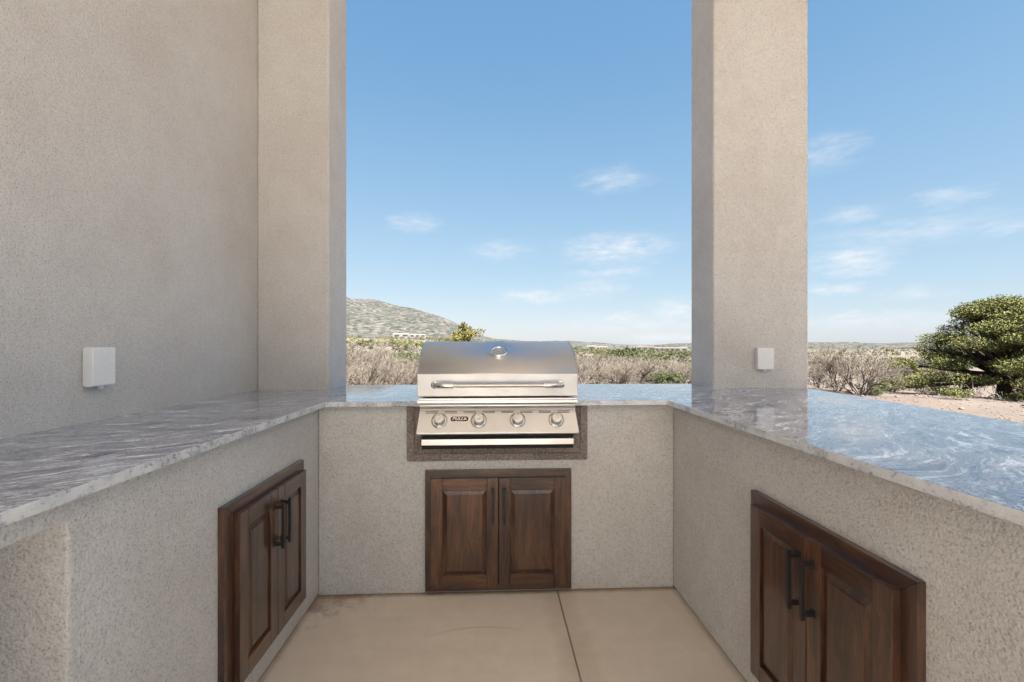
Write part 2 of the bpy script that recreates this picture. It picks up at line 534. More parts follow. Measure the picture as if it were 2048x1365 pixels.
def mat_ground():
    M = Mat('desert_ground')
    v = M.coord()
    geo = M.n('ShaderNodeNewGeometry')
    ln = M.n('ShaderNodeVectorMath', operation='LENGTH'); M.l(geo.outputs['Position'], ln.inputs[0])
    dist = ln.outputs['Value']
    fine = M.noise(v, 9, 6, .7); mid = M.noise(v, .35, 6, .6); grit = M.noise(v, 45, 4, .7)
    col = M.ramp(mid, [(.3, (.084, .063, .050)), (.5, (.098, .076, .062)), (.7, (.115, .092, .077))])
    col = M.mix(.6, col, M.ramp(fine, [(.3, .72), (.5, 1.0), (.7, 1.12)]), 'MULTIPLY')
    col = M.mix(.5, col, M.ramp(grit, [(.35, .72), (.55, 1.05)]), 'MULTIPLY')
    # dry grass and low scrub colouring farther off
    g = M.noise(v, .12, 7, .75)
    far1 = M.mix(M.ramp(g, [(.40, 0), (.58, 1)]), (.15, .122, .094), (.085, .085, .052))
    f1 = M.ramp(M.math('DIVIDE', dist, 100.0), [(.20, 0), (.9, .8)])
    col = M.mix(f1, col, far1)
    # scattered juniper dots on the far slopes
    vo = M.n('ShaderNodeTexVoronoi', ins={'Scale': .17, 'Randomness': 1.0}); M.l(M.coord((1, 1, .6)), vo.inputs['Vector'])
    vn = M.noise(v, .35, 4, .7)
    dd = M.math('MULTIPLY_ADD', vn, -.5, vo.outputs['Distance'])
    patch = M.noise(v, .012, 5, .65)
    dots = M.math('LESS_THAN', dd, M.math('MULTIPLY_ADD', patch, .62, -.10))
    rock = M.ramp(M.noise(v, .06, 6, .75), [(.35, (.042, .039, .033)), (.5, (.064, .058, .050)), (.68, (.115, .102, .086))])
    f2 = M.ramp(M.math('DIVIDE', dist, 1000.0), [(.16, 0), (.30, 1)])
    col = M.mix(f2, col, rock)
    col = M.mix(M.math('MULTIPLY', dots, f2), col, (.024, .028, .022))
    bn = M.bump(fine, .8, .03)
    bn = M.bump(grit, .6, .008, bn)
    return M.set(color=col, rough=.95, normal=bn, spec=.15)


def mat_leaf(name, a, b, c):
    M = Mat(name)
    g = M.n('ShaderNodeNewGeometry')
    v = M.coord()
    n = M.noise(v, 1.8, 3, .6)
    f = M.math('ADD', M.math('MULTIPLY', g.outputs['Random Per Island'], .55), M.math('MULTIPLY', n, .5))
    col = M.ramp(f, [(.2, a), (.5, b), (.85, c)])
    oi = M.n('ShaderNodeObjectInfo')
    col = M.mix(.6, col, M.ramp(oi.outputs['Random'], [(0, (.80, .80, .8)), (.5, (1.0, 1.0, 1.0)), (1, (1.15, 1.1, 1.0))]), 'MULTIPLY')
    return M.set(color=col, rough=.75, spec=.2)


def mat_bark(name, a, b):
    M = Mat(name)
    n = M.noise(M.coord((1, 1, .3)), 22, 5, .65)
    g = M.n('ShaderNodeNewGeometry')
    col = M.ramp(n, [(.3, a), (.7, b)])
    col = M.mix(.6, col, M.ramp(g.outputs['Random Per Island'], [(0, .65), (1, 1.25)]), 'MULTIPLY')
    return M.set(color=col, rough=.9, spec=.1)


STUCCO = mat_stucco('tan_stucco', (.62, .598, .572))
GRANITE = mat_granite()
CONC = mat_concrete()
WOODV = mat_wood('stained_alder_upright', 'Z')
WOODH = mat_wood('stained_alder_level', 'X')
STEEL = mat_steel('brushed_steel', (.64, .625, .61), .33)
STEEL_HOOD = mat_steel('brushed_steel_hood', (.70, .685, .67), .48)
CHROME = mat_steel('polished_steel', (.76, .75, .73), .11, False)
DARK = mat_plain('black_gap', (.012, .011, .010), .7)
BLACK = mat_plain('black_iron', (.013, .012, .012), .42, 0.0)
WHITE = mat_plain('white_plastic', (.84, .84, .83), .38)
TILE = mat_tile()
GROUND = mat_ground()
MAROON = mat_plain('maroon_enamel', (.075, .016, .012), .25)
LETTER = mat_plain('white_enamel', (.85, .80, .78), .35)
GLASS = mat_plain('dial_face', (.42, .41, .40), .12, 0.0, coat=1.0, coat_rough=.03)
GROUT = mat_plain('dirty_joint', (.30, .23, .17), .95)
CEIL = mat_stucco('ceiling_stucco', (.82, .80, .76))
PINE = mat_leaf('pinyon_needles', (.058, .063, .020), (.092, .096, .029), (.135, .130, .044))
JUNI = mat_leaf('juniper_leaves', (.028, .036, .012), (.052, .063, .020), (.088, .096, .036))
YELL = mat_leaf('yellow_leaves', (.05, .046, .010), (.090, .080, .018), (.14, .122, .03))
DRYL = mat_leaf('dry_sage', (.058, .049, .036), (.095, .082, .062), (.135, .117, .09))
BARK = mat_bark('dark_bark', (.035, .025, .020), (.09, .065, .050))
GREYW = mat_bark('bare_grey_wood', (.075, .060, .050), (.18, .15, .13))
TWIG = mat_bark('bare_twigs', (.095, .077, .060), (.20, .167, .135))

# ------------------------------------------------------------------ terrain
rng = np.random.RandomState(7)


def vnoise(x, y, seed=0):
    """smooth value noise, numpy"""
    x = np.asarray(x, float); y = np.asarray(y, float)
    xi = np.floor(x).astype(np.int64); yi = np.floor(y).astype(np.int64)
    fx = x - xi; fy = y - yi
    fx = fx * fx * (3 - 2 * fx); fy = fy * fy * (3 - 2 * fy)

    def h(a, b):
        n = (a * 374761393 + b * 668265263 + seed * 1274126177) & 0xffffffff
        n = ((n ^ (n >> 13)) * 1274126177) & 0xffffffff
        return ((n ^ (n >> 16)) & 0xffff) / 65535.0
    return (h(xi, yi) * (1 - fx) + h(xi + 1, yi) * fx) * (1 - fy) + (h(xi, yi + 1) * (1 - fx) + h(xi + 1, yi + 1) * fx) * fy


def fbm(x, y, oct=5, seed=0):
    s = 0; a = .5
    for i in range(oct):
        s = s + a * (vnoise(x * 2 ** i, y * 2 ** i, seed + i) - .5) * 2; a *= .5
    return s


def u_to_az(u):
    d = pxdir(u); return math.atan2(d[0], d[1])


def tab(pairs, rr):
    """photo skyline (u, v) -> arrays of azimuth and height at distance rr"""
    A = []; Z = []
    for u, v in pairs:
        d = pxdir(u, v); h = math.hypot(d[0], d[1])
        A.append(math.atan2(d[0], d[1])); Z.append(EYE + d[2] / h * rr)
    return np.array(A), np.array(Z)


R5 = 900.0; R4 = 300.0; R3 = 110.0
T5 = tab([(-1500, 700), (-700, 640), (0, 585), (480, 590), (600, 597), (694, 605), (740, 609), (780, 617), (830, 629), (870, 638), (905, 650), (945, 668), (985, 679), (1060, 684), (1140, 683),
          (1190, 686), (1250, 690.5), (1300, 691), (1382, 687), (1500, 688), (1613, 686), (1700, 686), (1760, 688), (1800, 688), (1850, 685), (2048, 684), (3500, 684)], R5)
T4 = tab([(-1500, 690), (0, 660), (694, 675), (800, 676), (900, 680), (1000, 688), (1150, 700), (1250, 703), (1382, 704), (1613, 698), (2048, 698), (3500, 698)], R4)
T3 = tab([(-1500, 700), (0, 682), (694, 690), (800, 692), (900, 696), (1000, 700), (1150, 705), (1250, 710), (1382, 711), (1613, 711), (2048, 712), (3500, 712)], R3)


def terrain(x, y):
    x = np.asarray(x, float); y = np.asarray(y, float)
    r = np.hypot(x, y) + 1e-6; az = np.arctan2(x, y)
    z3 = np.interp(az, *T3); z4 = np.interp(az, *T4); z5 = np.interp(az, *T5)
    zz = np.zeros_like(r)
    lr = np.log(r)

    def seg(r0, r1, a, b, smooth=True):
        t = np.clip((lr - math.log(r0)) / (math.log(r1) - math.log(r0)), 0, 1)
        if smooth: t = t * t * (3 - 2 * t)
        return a + (b - a) * t
    zz = np.where(r < 15.5, -.03, zz)
    zz = np.where((r >= 15.5) & (r < 20), seg(15.5, 20, -.03, -.42), zz)
    zz = np.where((r >= 20) & (r < 40), seg(20, 40, -.42, -.75), zz)
    zz = np.where((r >= 40) & (r < R3), seg(40, R3, -.75, z3), zz)
    zz = np.where((r >= R3) & (r < R4), seg(R3, R4, z3, z4, False), zz)
    t = np.clip((r - R4) / (R5 - R4), 0, 1); t = t * t * (3 - 2 * t)
    zz = np.where((r >= R4) & (r < R5), z4 + (z5 - z4) * t, zz)
    zz = np.where(r >= R5, z5 - (r - R5) * .06, zz)
    amp = np.clip((r - 9) / 60, 0, 1) * .35 + np.clip((r - 150) / 500, 0, 1) * 2.0
    zz = zz + amp * fbm(x * .05, y * .05, 4, 3)
    hillk = np.clip((r - 330) / 150, 0, 1) * np.clip((R5 - r) / 80, 0, 1)
    zz = zz + hillk * 9.0 * fbm(x * .008, y * .008, 5, 11) * np.clip((z5 - 8) / 30, 0, 1)
    zz = zz + np.clip((r - 6.5) / 3, 0, 1) * np.clip((30 - r) / 10, 0, 1) * .05 * fbm(x * .8, y * .8, 4, 5)
    return zz


def build_ground():
    azs = np.concatenate([np.radians(np.arange(-180, -58, 4.0)), np.radians(np.arange(-58, 62, .4)), np.radians(np.arange(62, 180, 4.0))])
    rs = np.concatenate([[2.0, 4, 6, 7.5], np.geomspace(8.5, 900, 150), [960, 1050, 1300, 1900, 3000]])
    A, Rr = np.meshgrid(azs, rs)
    X = Rr * np.sin(A); Y = Rr * np.cos(A); Z = terrain(X, Y)
    nr, na = A.shape
    V = np.stack([X, Y, Z], -1).reshape(-1, 3)
    V = np.vstack([V, [[0, 0, -.03]]])
    i, j = np.meshgrid(np.arange(nr - 1), np.arange(na), indexing='ij')
    j2 = (j + 1) % na
    F = np.stack([i * na + j, (i + 1) * na + j, (i + 1) * na + j2, i * na + j2], -1).reshape(-1, 4)
    c = len(V) - 1
    # centre fan as degenerate-free quads: pair triangles
    me = bpy.data.meshes.new('ground')
    fan = [(c, k, (k + 1) % na) for k in range(na)]
    me.from_pydata(V.tolist(), [], F.tolist() + fan)
    me.shade_smooth()
    bm = bmesh.new(); bm.from_mesh(me); bmesh.ops.recalc_face_normals(bm, faces=bm.faces); bm.to_mesh(me); bm.free()
    # make sure up-facing
    if me.polygons[len(F) // 2].normal.z < 0: me.flip_normals()
    o = link('ground', me, GROUND)
    tag(o, 'sandy desert ground rolling away to scrub covered slopes', kind='structure')


build_ground()

# ------------------------------------------------------------------ patio floor
HC = .933       # top of the counter
floor = empty('patio_floor')
tag(floor, 'beige concrete patio floor with one control joint', kind='structure')
JX = .3205
ys = [-8.0, -3.2, .55 - 1.4, 3.16]
k = 0
for (xa, xb) in ((-1.5, JX - .003), (JX + .003, 2.7)):
    for (ya, yb) in ((-8.0, -3.5), (-3.492, -.9), (-.892, 3.16)):
        s = box_obj('slab', xa, xb, ya, yb, -.10, 0.0, CONC, floor, .003, 2)
box_obj('slab', 2.708, 5.6, 2.4, 3.16, -.10, 0.0, CONC, floor, .003, 2)  # unseen side apron, added to bounce sunlight onto walls and ceiling
for (xa, xb) in ((-3.4, JX - .003), (JX + .003, 2.7), (2.708, 5.6)):  # unseen front apron, added as a pale reflector for the kitchen
    box_obj('slab', xa, xb, 3.168, 6.4, -.10, 0.0, CONC, floor, .003, 2)
box_obj('joint_fill', -1.45, 2.65, -7.9, 3.1, -.095, -.004, GROUT, floor)

# ------------------------------------------------------------------ house, columns, roof
RZ = 3.72
house = empty('house')
tag(house, 'tall tan stucco house wall rising behind the left counter', 'house')
bm = bmesh.new(); abox(bm, -8.0, -1.40, -6.5, 3.13, -.05, 4.2, .015, 2)
bm_obj('wall', bm, STUCCO, house, 40)


def column(name, pts, label):
    bm = bmesh.new(); prism(bm, pts, 0.0, RZ, .013, 3)
    o = bm_obj(name, bm, STUCCO, None, 40)
    tag(o, label, 'column')


column('stucco_column', [(-1.402, 2.80), (-.978, 2.80), (-.978, 3.14), (-1.402, 3.14)], 'tan stucco column joined to the house wall left of the grill')
column('stucco_column', [(1.395, 2.815), (1.972, 2.760), (1.985, 3.125), (1.395, 3.14)], 'wide free-standing tan stucco column with a small white box, right of the grill')
roof = empty('patio_roof')  # out of view; overhang and depth sized for the light below
tag(roof, 'flat stucco patio roof carried by the columns above the outdoor kitchen', 'roof')
box_obj('ceiling', -1.399, 4.0, -3.5, 3.13, RZ + .001, RZ + .16, CEIL, roof)
box_obj('parapet', -1.399, 4.02, -3.52, 3.15, RZ + .161, RZ + .45, STUCCO, roof, .01)

# half walls carrying the counter
HT = HC - .0255


def flare(bm, zmax=.12):
    pass


lw = empty('half_wall')
tag(lw, 'low tan stucco counter wall on the left with cabinet doors and a dark kneehole', 'wall')
bm = bmesh.new(); abox(bm, -1.402, -.830, .935, 3.05, 0.0, HT, .010, 2); bm_obj('wall_face', bm, STUCCO, lw, 40)
bm = bmesh.new(); abox(bm, -.99, -.8304, .44, .955, .856, HT, .0, 2); bm_obj('header', bm, STUCCO, lw, 40)
bm = bmesh.new(); abox(bm, -1.402, -.830, -.45, .45, 0.0, HT, .010, 2); bm_obj('kneehole_shade_pier', bm, STUCCO, lw, 40)  # unseen pier, lengthened to keep light out of the kneehole
bw = empty('half_wall')
tag(bw, 'low tan stucco wall under the grill at the back of the kitchen', 'wall')
bm = bmesh.new(); prism(bm, [(-.828, 0), (.903, 0), (.903, HT), (.397, HT), (.397, .66), (-.335, .66), (-.335, HT), (-.828, HT)], 2.232, 3.05, .002, 1, 'Y')
bmesh.ops.triangulate(bm, faces=[f for f in bm.faces if len(f.verts) > 4])
bm_obj('wall_face', bm, STUCCO, bw)
rw = tag(empty('half_wall'), 'low tan stucco counter wall on the right with cabinet doors', 'wall')
bm = bmesh.new(); prism(bm, [(.905, -.45), (1.52, -.45), (1.86, 3.05), (.905, 3.05)], 0.0, HT, .010, 2)
bm_obj('wall_face', bm, STUCCO, rw, 40)

# counter
ct = tag(empty('countertop'), 'polished grey and mauve veined granite countertop in a U shape around the grill', 'countertop')
pts = [(-1.40, -.42), (-.784, -.42), (-.784, 2.190), (-.327, 2.190), (-.327, 2.68), (.389, 2.68), (.389, 2.190), (.854, 2.190), (.854, -.42),
       (1.615, -.42), (1.965, 2.765), (1.975, 3.12), (-1.40, 3.12)]
bm = bmesh.new(); prism(bm, pts, HC - .025, HC, .003, 2)
bmesh.ops.triangulate(bm, faces=[f for f in bm.faces if len(f.verts) > 4])
o = bm_obj('slab', bm, GRANITE, ct, 30)

# ------------------------------------------------------------------ cabinets


def cabinet(name, label, loc, rz, W, H, bl, br, bt, bb, tones):
    """local frame: x along the wall, z up, front towards -y, origin lower left corner on the wall face"""
    root = empty(name, loc, rz)
    tag(root, label, 'cabinet', 'wooden cabinets under the counter')
    T = .020
    rt = random.Random(hash(label) % 1000 if False else int(W * 1000) + int(loc[0] * 100))

    def piece(nm, pts, y0, y1, mat, par, tone, bev=.0016):
        bm = bmesh.new(); prism(bm, pts, y0, y1, bev, 2, 'Y')
        o = bm_obj(nm, bm, mat, par, 35); o['tone'] = float(tone); return o
    fr = []
    piece('frame_stile', [(0, 0), (bl, bb), (bl, H - bt), (0, H)], -T, 0, WOODV, root, tones[0])
    piece('frame_stile', [(W, 0), (W, H), (W - br, H - bt), (W - br, bb)], -T, 0, WOODV, root, tones[1])
    piece('frame_rail', [(0.0006, H), (bl + .0006, H - bt), (W - br - .0006, H - bt), (W - .0006, H)], -T, 0, WOODH, root, tones[0])
    piece('frame_rail', [(0.0006, 0), (W - .0006, 0), (W - br - .0006, bb), (bl + .0006, bb)], -T, 0, WOODH, root, tones[2])
    # dark inner carcass behind the doors
    box_obj('carcass', bl, W - br, -.006, -.001, bb, H - bt, DARK, root)
    # doors overlay the frame
    dl, dr, db, dt = bl - .004, W - br + .004, bb - .004, H - bt + .004
    mid = (dl + dr) / 2
    for side, (xa, xb) in enumerate(((dl, mid - .0015), (mid + .0015, dr))):
        d = empty('door'); d.parent = root
        y0, y1 = -T - .0205, -T - .0005
        sw = .053; rw_ = .056
        t0, t1, t2, t3, tp = tones[3 + side]
        piece('stile', [(xa, db), (xa + sw, db), (xa + sw, dt), (xa, dt)], y0, y1, WOODV, d, t0, .0022)
        piece('stile', [(xb - sw, db), (xb, db), (xb, dt), (xb - sw, dt)], y0, y1, WOODV, d, t1, .0022)
        piece('rail', [(xa + sw + .0003, dt - rw_), (xb - sw - .0003, dt - rw_), (xb - sw - .0003, dt), (xa + sw + .0003, dt)], y0, y1, WOODH, d, t2, .0022)
        piece('rail', [(xa + sw + .0003, db), (xb - sw - .0003, db), (xb - sw - .0003, db + rw_), (xa + sw + .0003, db + rw_)], y0, y1, WOODH, d, t3, .0022)
        # raised panel
        px0, px1, pz0, pz1 = xa + sw, xb - sw, db + rw_, dt - rw_
        bm = bmesh.new()
        rings = []
        for ins, y in ((-.002, y1), (-.002, y0 + .012), (.004, y0 + .012), (.021, y0 + .0045), (.0222, y0 + .0015), (.024, y0 + .0008)):
            rings.append([bm.verts.new(p) for p in ((px0 + ins, y, pz0 + ins), (px1 - ins, y, pz0 + ins), (px1 - ins, y, pz1 - ins), (px0 + ins, y, pz1 - ins))])
        for a, b in zip(rings, rings[1:]):
            for i in range(4):
                bm.faces.new((a[i], a[(i + 1) % 4], b[(i + 1) % 4], b[i]))
        bm.faces.new(rings[-1])
        o = bm_obj('panel', bm, WOODV, d); o['tone'] = tp
        # bar handle
        hx = (xb - .026) if side == 0 else (xa + .026)
        hz1 = dt - .044; hz0 = hz1 - .166
        hb = bmesh.new()
        abox(hb, hx - .006, hx + .006, y0 - .036, y0 - .026, hz0, hz1, .0012, 2)
        for zc in (hz0 + .016, hz1 - .016):
            abox(hb, hx - .005, hx + .005, y0 - .027, y0 + .0005, zc - .006, zc + .006, .0010, 1)
            abox(hb, hx - .008, hx + .008, y0 - .003, y0 + .0005, zc - .011, zc + .011, .0010, 1)
        bm_obj('handle', hb, BLACK, d, 40)
    return root


cabinet('cabinet', 'dark brown two-door wooden cabinet directly below the grill', (-.319, 2.2318, .0145), 0, .708, .583, .034, .036, .040, .032,
        (.05, .22, .30, (.72, .50, .95, .85, .50), (.30, .42, .38, .30, .42)))
cabinet('cabinet', 'dark brown two-door wooden cabinet in the left counter wall', (-.830, 1.424, .098), PI / 2, .590, .608, .053, .030, .040, .030,
        (.12, .12, .30, (.25, .22, .12, .45, .20), (.35, .30, .10, .45, .28)))
cabinet('cabinet', 'dark brown two-door wooden cabinet in the right counter wall with shiny panel bevels', (.905, 1.524, .084), -PI / 2, .612, .623, .036, .041, .040, .030,
        (.15, .15, .25, (.28, .22, .10, .2, .22), (.25, .25, .10, .2, .25)))

# ------------------------------------------------------------------ weather boxes


def weather_box(loc, rz, label):
    root = empty('outlet_cover', loc, rz)
    tag(root, label, 'outlet cover', 'white outlet covers on the stucco')
    w, h, d = .100, .136, .034
    # local: x along wall, front -y
    bm = bmesh.new(); abox(bm, .002, w - .002, -.012, 0.0, .002, h - .002, .002, 2); bm_obj('base', bm, WHITE, root, 40)
    bm = bmesh.new()
    prof = [(0, 0, -.0125), (0.0, 0, -.022), (.006, .004, -d)]
    R = []
    for ins, zi, y in ((0, 0, -.0125), (0, 0, -.0225), (.0015, .0015, -.0325), (.004, .004, -.0345), (.010, .010, -.0352)):
        R.append([bm.verts.new(p) for p in ((ins, y, zi), (w - ins, y, zi), (w - ins, y, h - zi), (ins, y, h - zi))])
    for a, b in zip(R, R[1:]):
        for i in range(4): bm.faces.new((a[i], a[(i + 1) % 4], b[(i + 1) % 4], b[i]))
    bm.faces.new(R[-1]); bm.faces.new(R[0][::-1])
    bm_obj('lid', bm, WHITE, root, 25)
    bm = bmesh.new(); abox(bm, w * .5 - .006, w * .5 + .008, -.026, -.014, -.010, .0005, .001, 1); bm_obj('latch', bm, WHITE, root, 40)


weather_box((-1.3995, 1.627, 1.057), PI / 2, 'white plastic outlet cover on the tall house wall above the left counter')
weather_box((1.648, 2.7895, 1.049), rad(-5.5), 'white plastic outlet cover on the face of the right column')

# ------------------------------------------------------------------ tile surround under the grill
ts = tag(empty('tile_surround', (0, 2.232, 0)), 'brown pebbled tile border framing the grill cutout', 'tile border')


def tile(pts):
    bm = bmesh.new(); prism(bm, pts, -.0095, -.0005, .0012, 1, 'Y')
    bm_obj('tile', bm, TILE, ts)


X0, X1, Z0, ZT = -.408, .470, .640, .9065
tw = .036; g = .0012
# outer ring: bottom row, mitred ends
zb0, zb1 = Z0, Z0 + tw - g
cuts = [X0, -.245, -.105, .055, .205, .345, X1]
for a, b in zip(cuts, cuts[1:]):
    la = a + g / 2; lb = b - g / 2
    if a == X0: tile([(X0 + g, zb0), (lb, zb0), (lb, zb1), (X0 + tw, zb1)])
    elif b == X1: tile([(la, zb0), (X1 - g, zb0), (X1 - tw, zb1), (la, zb1)])
    else: tile([(la, zb0), (lb, zb0), (lb, zb1), (la, zb1)])
cz = [Z0, .78, ZT]
for a, b in zip(cz, cz[1:]):
    if a == Z0:
        tile([(X0, Z0 + g), (X0 + tw - g, Z0 + tw), (X0 + tw - g, b - g), (X0, b - g)])
        tile([(X1, Z0 + g), (X1, b - g), (X1 - tw + g, b - g), (X1 - tw + g, Z0 + tw)])
    else:
        tile([(X0, a), (X0 + tw - g, a), (X0 + tw - g, b), (X0, b)])
        tile([(X1 - tw + g, a), (X1, a), (X1, b), (X1 - tw + g, b)])
# inner ring
xi0, xi1, zi = X0 + tw, X1 - tw, Z0 + tw
cuts = [xi0, -.19, -.03, .12, .27, xi1]
for a, b in zip(cuts, cuts[1:]):
    la = a + g / 2; lb = b - g / 2
    if a == xi0: tile([(xi0 + g, zi), (lb, zi), (lb, zi + tw), (xi0 + tw, zi + tw)])
    elif b == xi1: tile([(la, zi), (xi1 - g, zi), (xi1 - tw, zi + tw), (la, zi + tw)])
    else: tile([(la, zi), (lb, zi), (lb, zi + tw), (la, zi + tw)])
for s in (-1, 1):
    xa = xi0 if s < 0 else xi1
    q = lambda p: (xa - s * p[0], p[1])
    for a, b in ((zi, .80), (.80, ZT)):
        if a == zi: P = [(0, zi + g), (tw - g, zi + tw), (tw - g, b - g), (0, b - g)]
        else: P = [(0, a), (tw - g, a), (tw - g, b), (0, b)]
        tile([q(p) for p in P])

# ------------------------------------------------------------------ grill
gr = tag(empty('gas_grill', (.031, 2.12, HC)), 'stainless steel built-in gas grill with closed hood and four knobs set in the granite counter', 'grill')
# local coordinates below: x from the grill centre, y depth (0 = hood front), z above the counter top
HW = .3725


def gprism(name, prof, x0, x1, mat, par=gr, bev=0.0, smooth=30, seg=2):
    bm = bmesh.new(); prism(bm, prof, x0, x1, bev, seg, 'X')
    return bm_obj(name, bm, mat, par, smooth)


# firebox / liner going down through the counter
gprism('firebox', [(.05, -.16), (.55, -.16), (.55, .004), (.05, .004)], -HW + .02, HW - .02, STEEL)
# flange on the counter
gprism('flange', [(.004, -.002), (.58, -.002), (.58, .014), (.004, .014)], -HW - .002, HW + .002, STEEL, bev=.002)
gprism('flange_lip', [(-.006, .015), (.012, .015), (.012, .023), (-.006, .023)], -HW + .004, HW - .004, STEEL, bev=.0015)
# hood shell
prof = [(.000, .030), (.000, .134)]
ctrl = [(.000, .134), (.020, .160), (.048, .187), (.085, .215), (.130, .241), (.180, .262), (.235, .278), (.290, .286), (.340, .286), (.390, .276), (.435, .255), (.470, .222), (.492, .180), (.503, .13), (.505, .03)]


def catmull(P, n=4):
    out = []
    for i in range(len(P) - 1):
        p0 = P[max(i - 1, 0)]; p1 = P[i]; p2 = P[i + 1]; p3 = P[min(i + 2, len(P) - 1)]
        for k in range(n):
            t = k / n
            out.append(tuple(.5 * ((2 * p1[j]) + (-p0[j] + p2[j]) * t + (2 * p0[j] - 5 * p1[j] + 4 * p2[j] - p3[j]) * t * t + (-p0[j] + 3 * p1[j] - 3 * p2[j] + p3[j]) * t ** 3) for j in (0, 1)))
    out.append(P[-1]); return out


arc = catmull(ctrl, 4)


def shell_profile(x0, x1, pts, name, mat, thick=0.0):
    bm = bmesh.new()
    a = [bm.verts.new((x0, y, z)) for y, z in pts]; b = [bm.verts.new((x1, y, z)) for y, z in pts]
    for i in range(len(pts) - 1): bm.faces.new((a[i], b[i], b[i + 1], a[i + 1]))
    return bm


# front panel, curved top, two end caps as parts
gprism('hood_front', [(.000, .032), (.003, .029), (.010, .029), (.010, .134), (.000, .134)], -HW, HW, STEEL_HOOD, bev=.0006)
inner = [(y + .006 * 0 if i == 0 else y, z - .012) for i, (y, z) in enumerate(arc)]
bm = shell_profile(-HW, HW, arc, 'hood', STEEL_HOOD)
bmesh.ops.recalc_face_normals(bm, faces=bm.faces)
me = bpy.data.meshes.new('hood'); bm.to_mesh(me); bm.free(); me.shade_smooth()
hood = link('hood', me, STEEL_HOOD, gr)
md = hood.modifiers.new('thickness', 'SOLIDIFY'); md.thickness = .0012; md.offset = 0
for s in (-1, 1):
    pr = [(.0, .030)] + arc
    bm = bmesh.new(); prism(bm, pr, s * (HW - .0022), s * (HW - .0012), 0, 1, 'X'); bm_obj('hood_end', bm, STEEL_HOOD, gr)
    # rounded seam rim along the end
    bm = bmesh.new(); tube(bm, [(s * (HW - .0008), y, z) for y, z in arc], .0028, 8); bm_obj('hood_rim', bm, STEEL, gr, 60)
    bm = bmesh.new(); lathe(bm, [(0, .004), (.0035, .003), (.0045, 0)], 12, Matrix.Translation((s * (HW + .001), .085, .200)) @ Matrix.Rotation(s * PI / 2, 4, 'Y')); bm_obj('bolt', bm, BLACK, gr, 60)

# hood handle
hz = .0845
hr = .0092
hnd = empty('hood_handle'); hnd.parent = gr
bm = bmesh.new(); tube(bm, [(-.205, -.046, hz), (.205, -.046, hz)], hr, 24); bm_obj('bar', bm, STEEL, hnd, 60)
for s in (-1, 1):
    bm = bmesh.new()
    tube(bm, [(s * .203, -.046, hz), (s * .207, -.046, hz), (s * .245, -.0455, hz), (s * .268, -.041, hz), (s * .283, -.030, hz), (s * .291, -.014, hz), (s * .293, 0.0005, hz)],
         [.0105, .0122, .0130, .0128, .0122, .0112, .0125], 24)
    bm_obj('end_bracket', bm, CHROME, hnd, 60)
    bm = bmesh.new(); lathe(bm, [(0, .003), (.015, .003), (.0175, 0)], 24, Matrix.Translation((s * .293, 0, hz)) @ Matrix.Rotation(PI / 2, 4, 'X')); bm_obj('escutcheon', bm, CHROME, hnd, 60)

# thermometer on the curve of the hood
tp = arc[8]
i0 = min(range(len(arc)), key=lambda i: abs(arc[i][0] - .104))
p = Vector((0.004, arc[i0][0], arc[i0][1]))
tn = Vector((0, arc[i0 + 1][0] - arc[i0 - 1][0], arc[i0 + 1][1] - arc[i0 - 1][1])).normalized()
nrm = Vector((0, -tn.z, tn.y))
if nrm.z < 0: nrm = -nrm
Mt = Matrix.Translation(p) @ nrm.to_track_quat('Z', 'Y').to_matrix().to_4x4()
th = empty('thermometer'); th.parent = gr
bm = bmesh.new(); lathe(bm, [(.0465, -.006), (.0465, .007), (.045, .0125), (.041, .0155), (.037, .0150), (.0345, .011), (.034, .008)], 48, Mt); bm_obj('bezel', bm, CHROME, th, 50)
bm = bmesh.new(); lathe(bm, [(.0345, .0085), (0, .0085)], 48, Mt); bm_obj('dial', bm, GLASS, th)
bm = bmesh.new()
for k in range(21):
    a = rad(225 - k * 13.5)
    c, s_ = math.cos(a), math.sin(a); L0 = .0255 if k % 5 else .0225
    q = [Vector((c * r_ - s_ * w_, s_ * r_ + c * w_, .0092)) for r_, w_ in ((L0, -.0005), (.030, -.0005), (.030, .0005), (L0, .0005))]
    bm.faces.new([bm.verts.new(Mt @ v_) for v_ in q])
a = rad(205)
c, s_ = math.cos(a), math.sin(a)
q = [Vector((c * r_ - s_ * w_, s_ * r_ + c * w_, .0098)) for r_, w_ in ((-.006, -.0012), (.022, -.0003), (.022, .0003), (-.006, .0012))]
bm.faces.new([bm.verts.new(Mt @ v_) for v_ in q])
bm_obj('dial_marks', bm, DARK, th)

# control panel: bull-nosed top, sloping face, rolled bottom lip
cp = empty('control_panel'); cp.parent = gr
pf = [(.070, .0), (.048, .0), (.042, -.001), (.036, -.004), (.032, -.010), (.031, -.017), (.033, -.024), (.038, -.030), (.041, -.0335)]
ptop = (.0405, -.036); pbot = (-.0150, -.131)
pf += [ptop, pbot, (-.0165, -.137), (-.0150, -.142), (-.010, -.145), (.010, -.147), (.070, -.147)]
# slightly tapered: a little wider at the bottom
bm = bmesh.new()
hw_ = [(.366 if z > -.05 else .366 + (.3735 - .366) * min(1, (-.05 - z) / .08)) for y, z in pf]
A = [bm.verts.new((-w, y, z)) for (y, z), w in zip(pf, hw_)]; B = [bm.verts.new((w, y, z)) for (y, z), w in zip(pf, hw_)]
n = len(pf)
for i in range(n): bm.faces.new((A[i], B[i], B[(i + 1) % n], A[(i + 1) % n]))
bm.faces.new(A); bm.faces.new(B[::-1])
bm_obj('panel', bm, STEEL, cp, 32)
d = Vector((0, pbot[0] - ptop[0], pbot[1] - ptop[1])); Lp = d.length; d.normalize()
pn = Vector((0, d.z, -d.y))
if pn.y > 0: pn = -pn


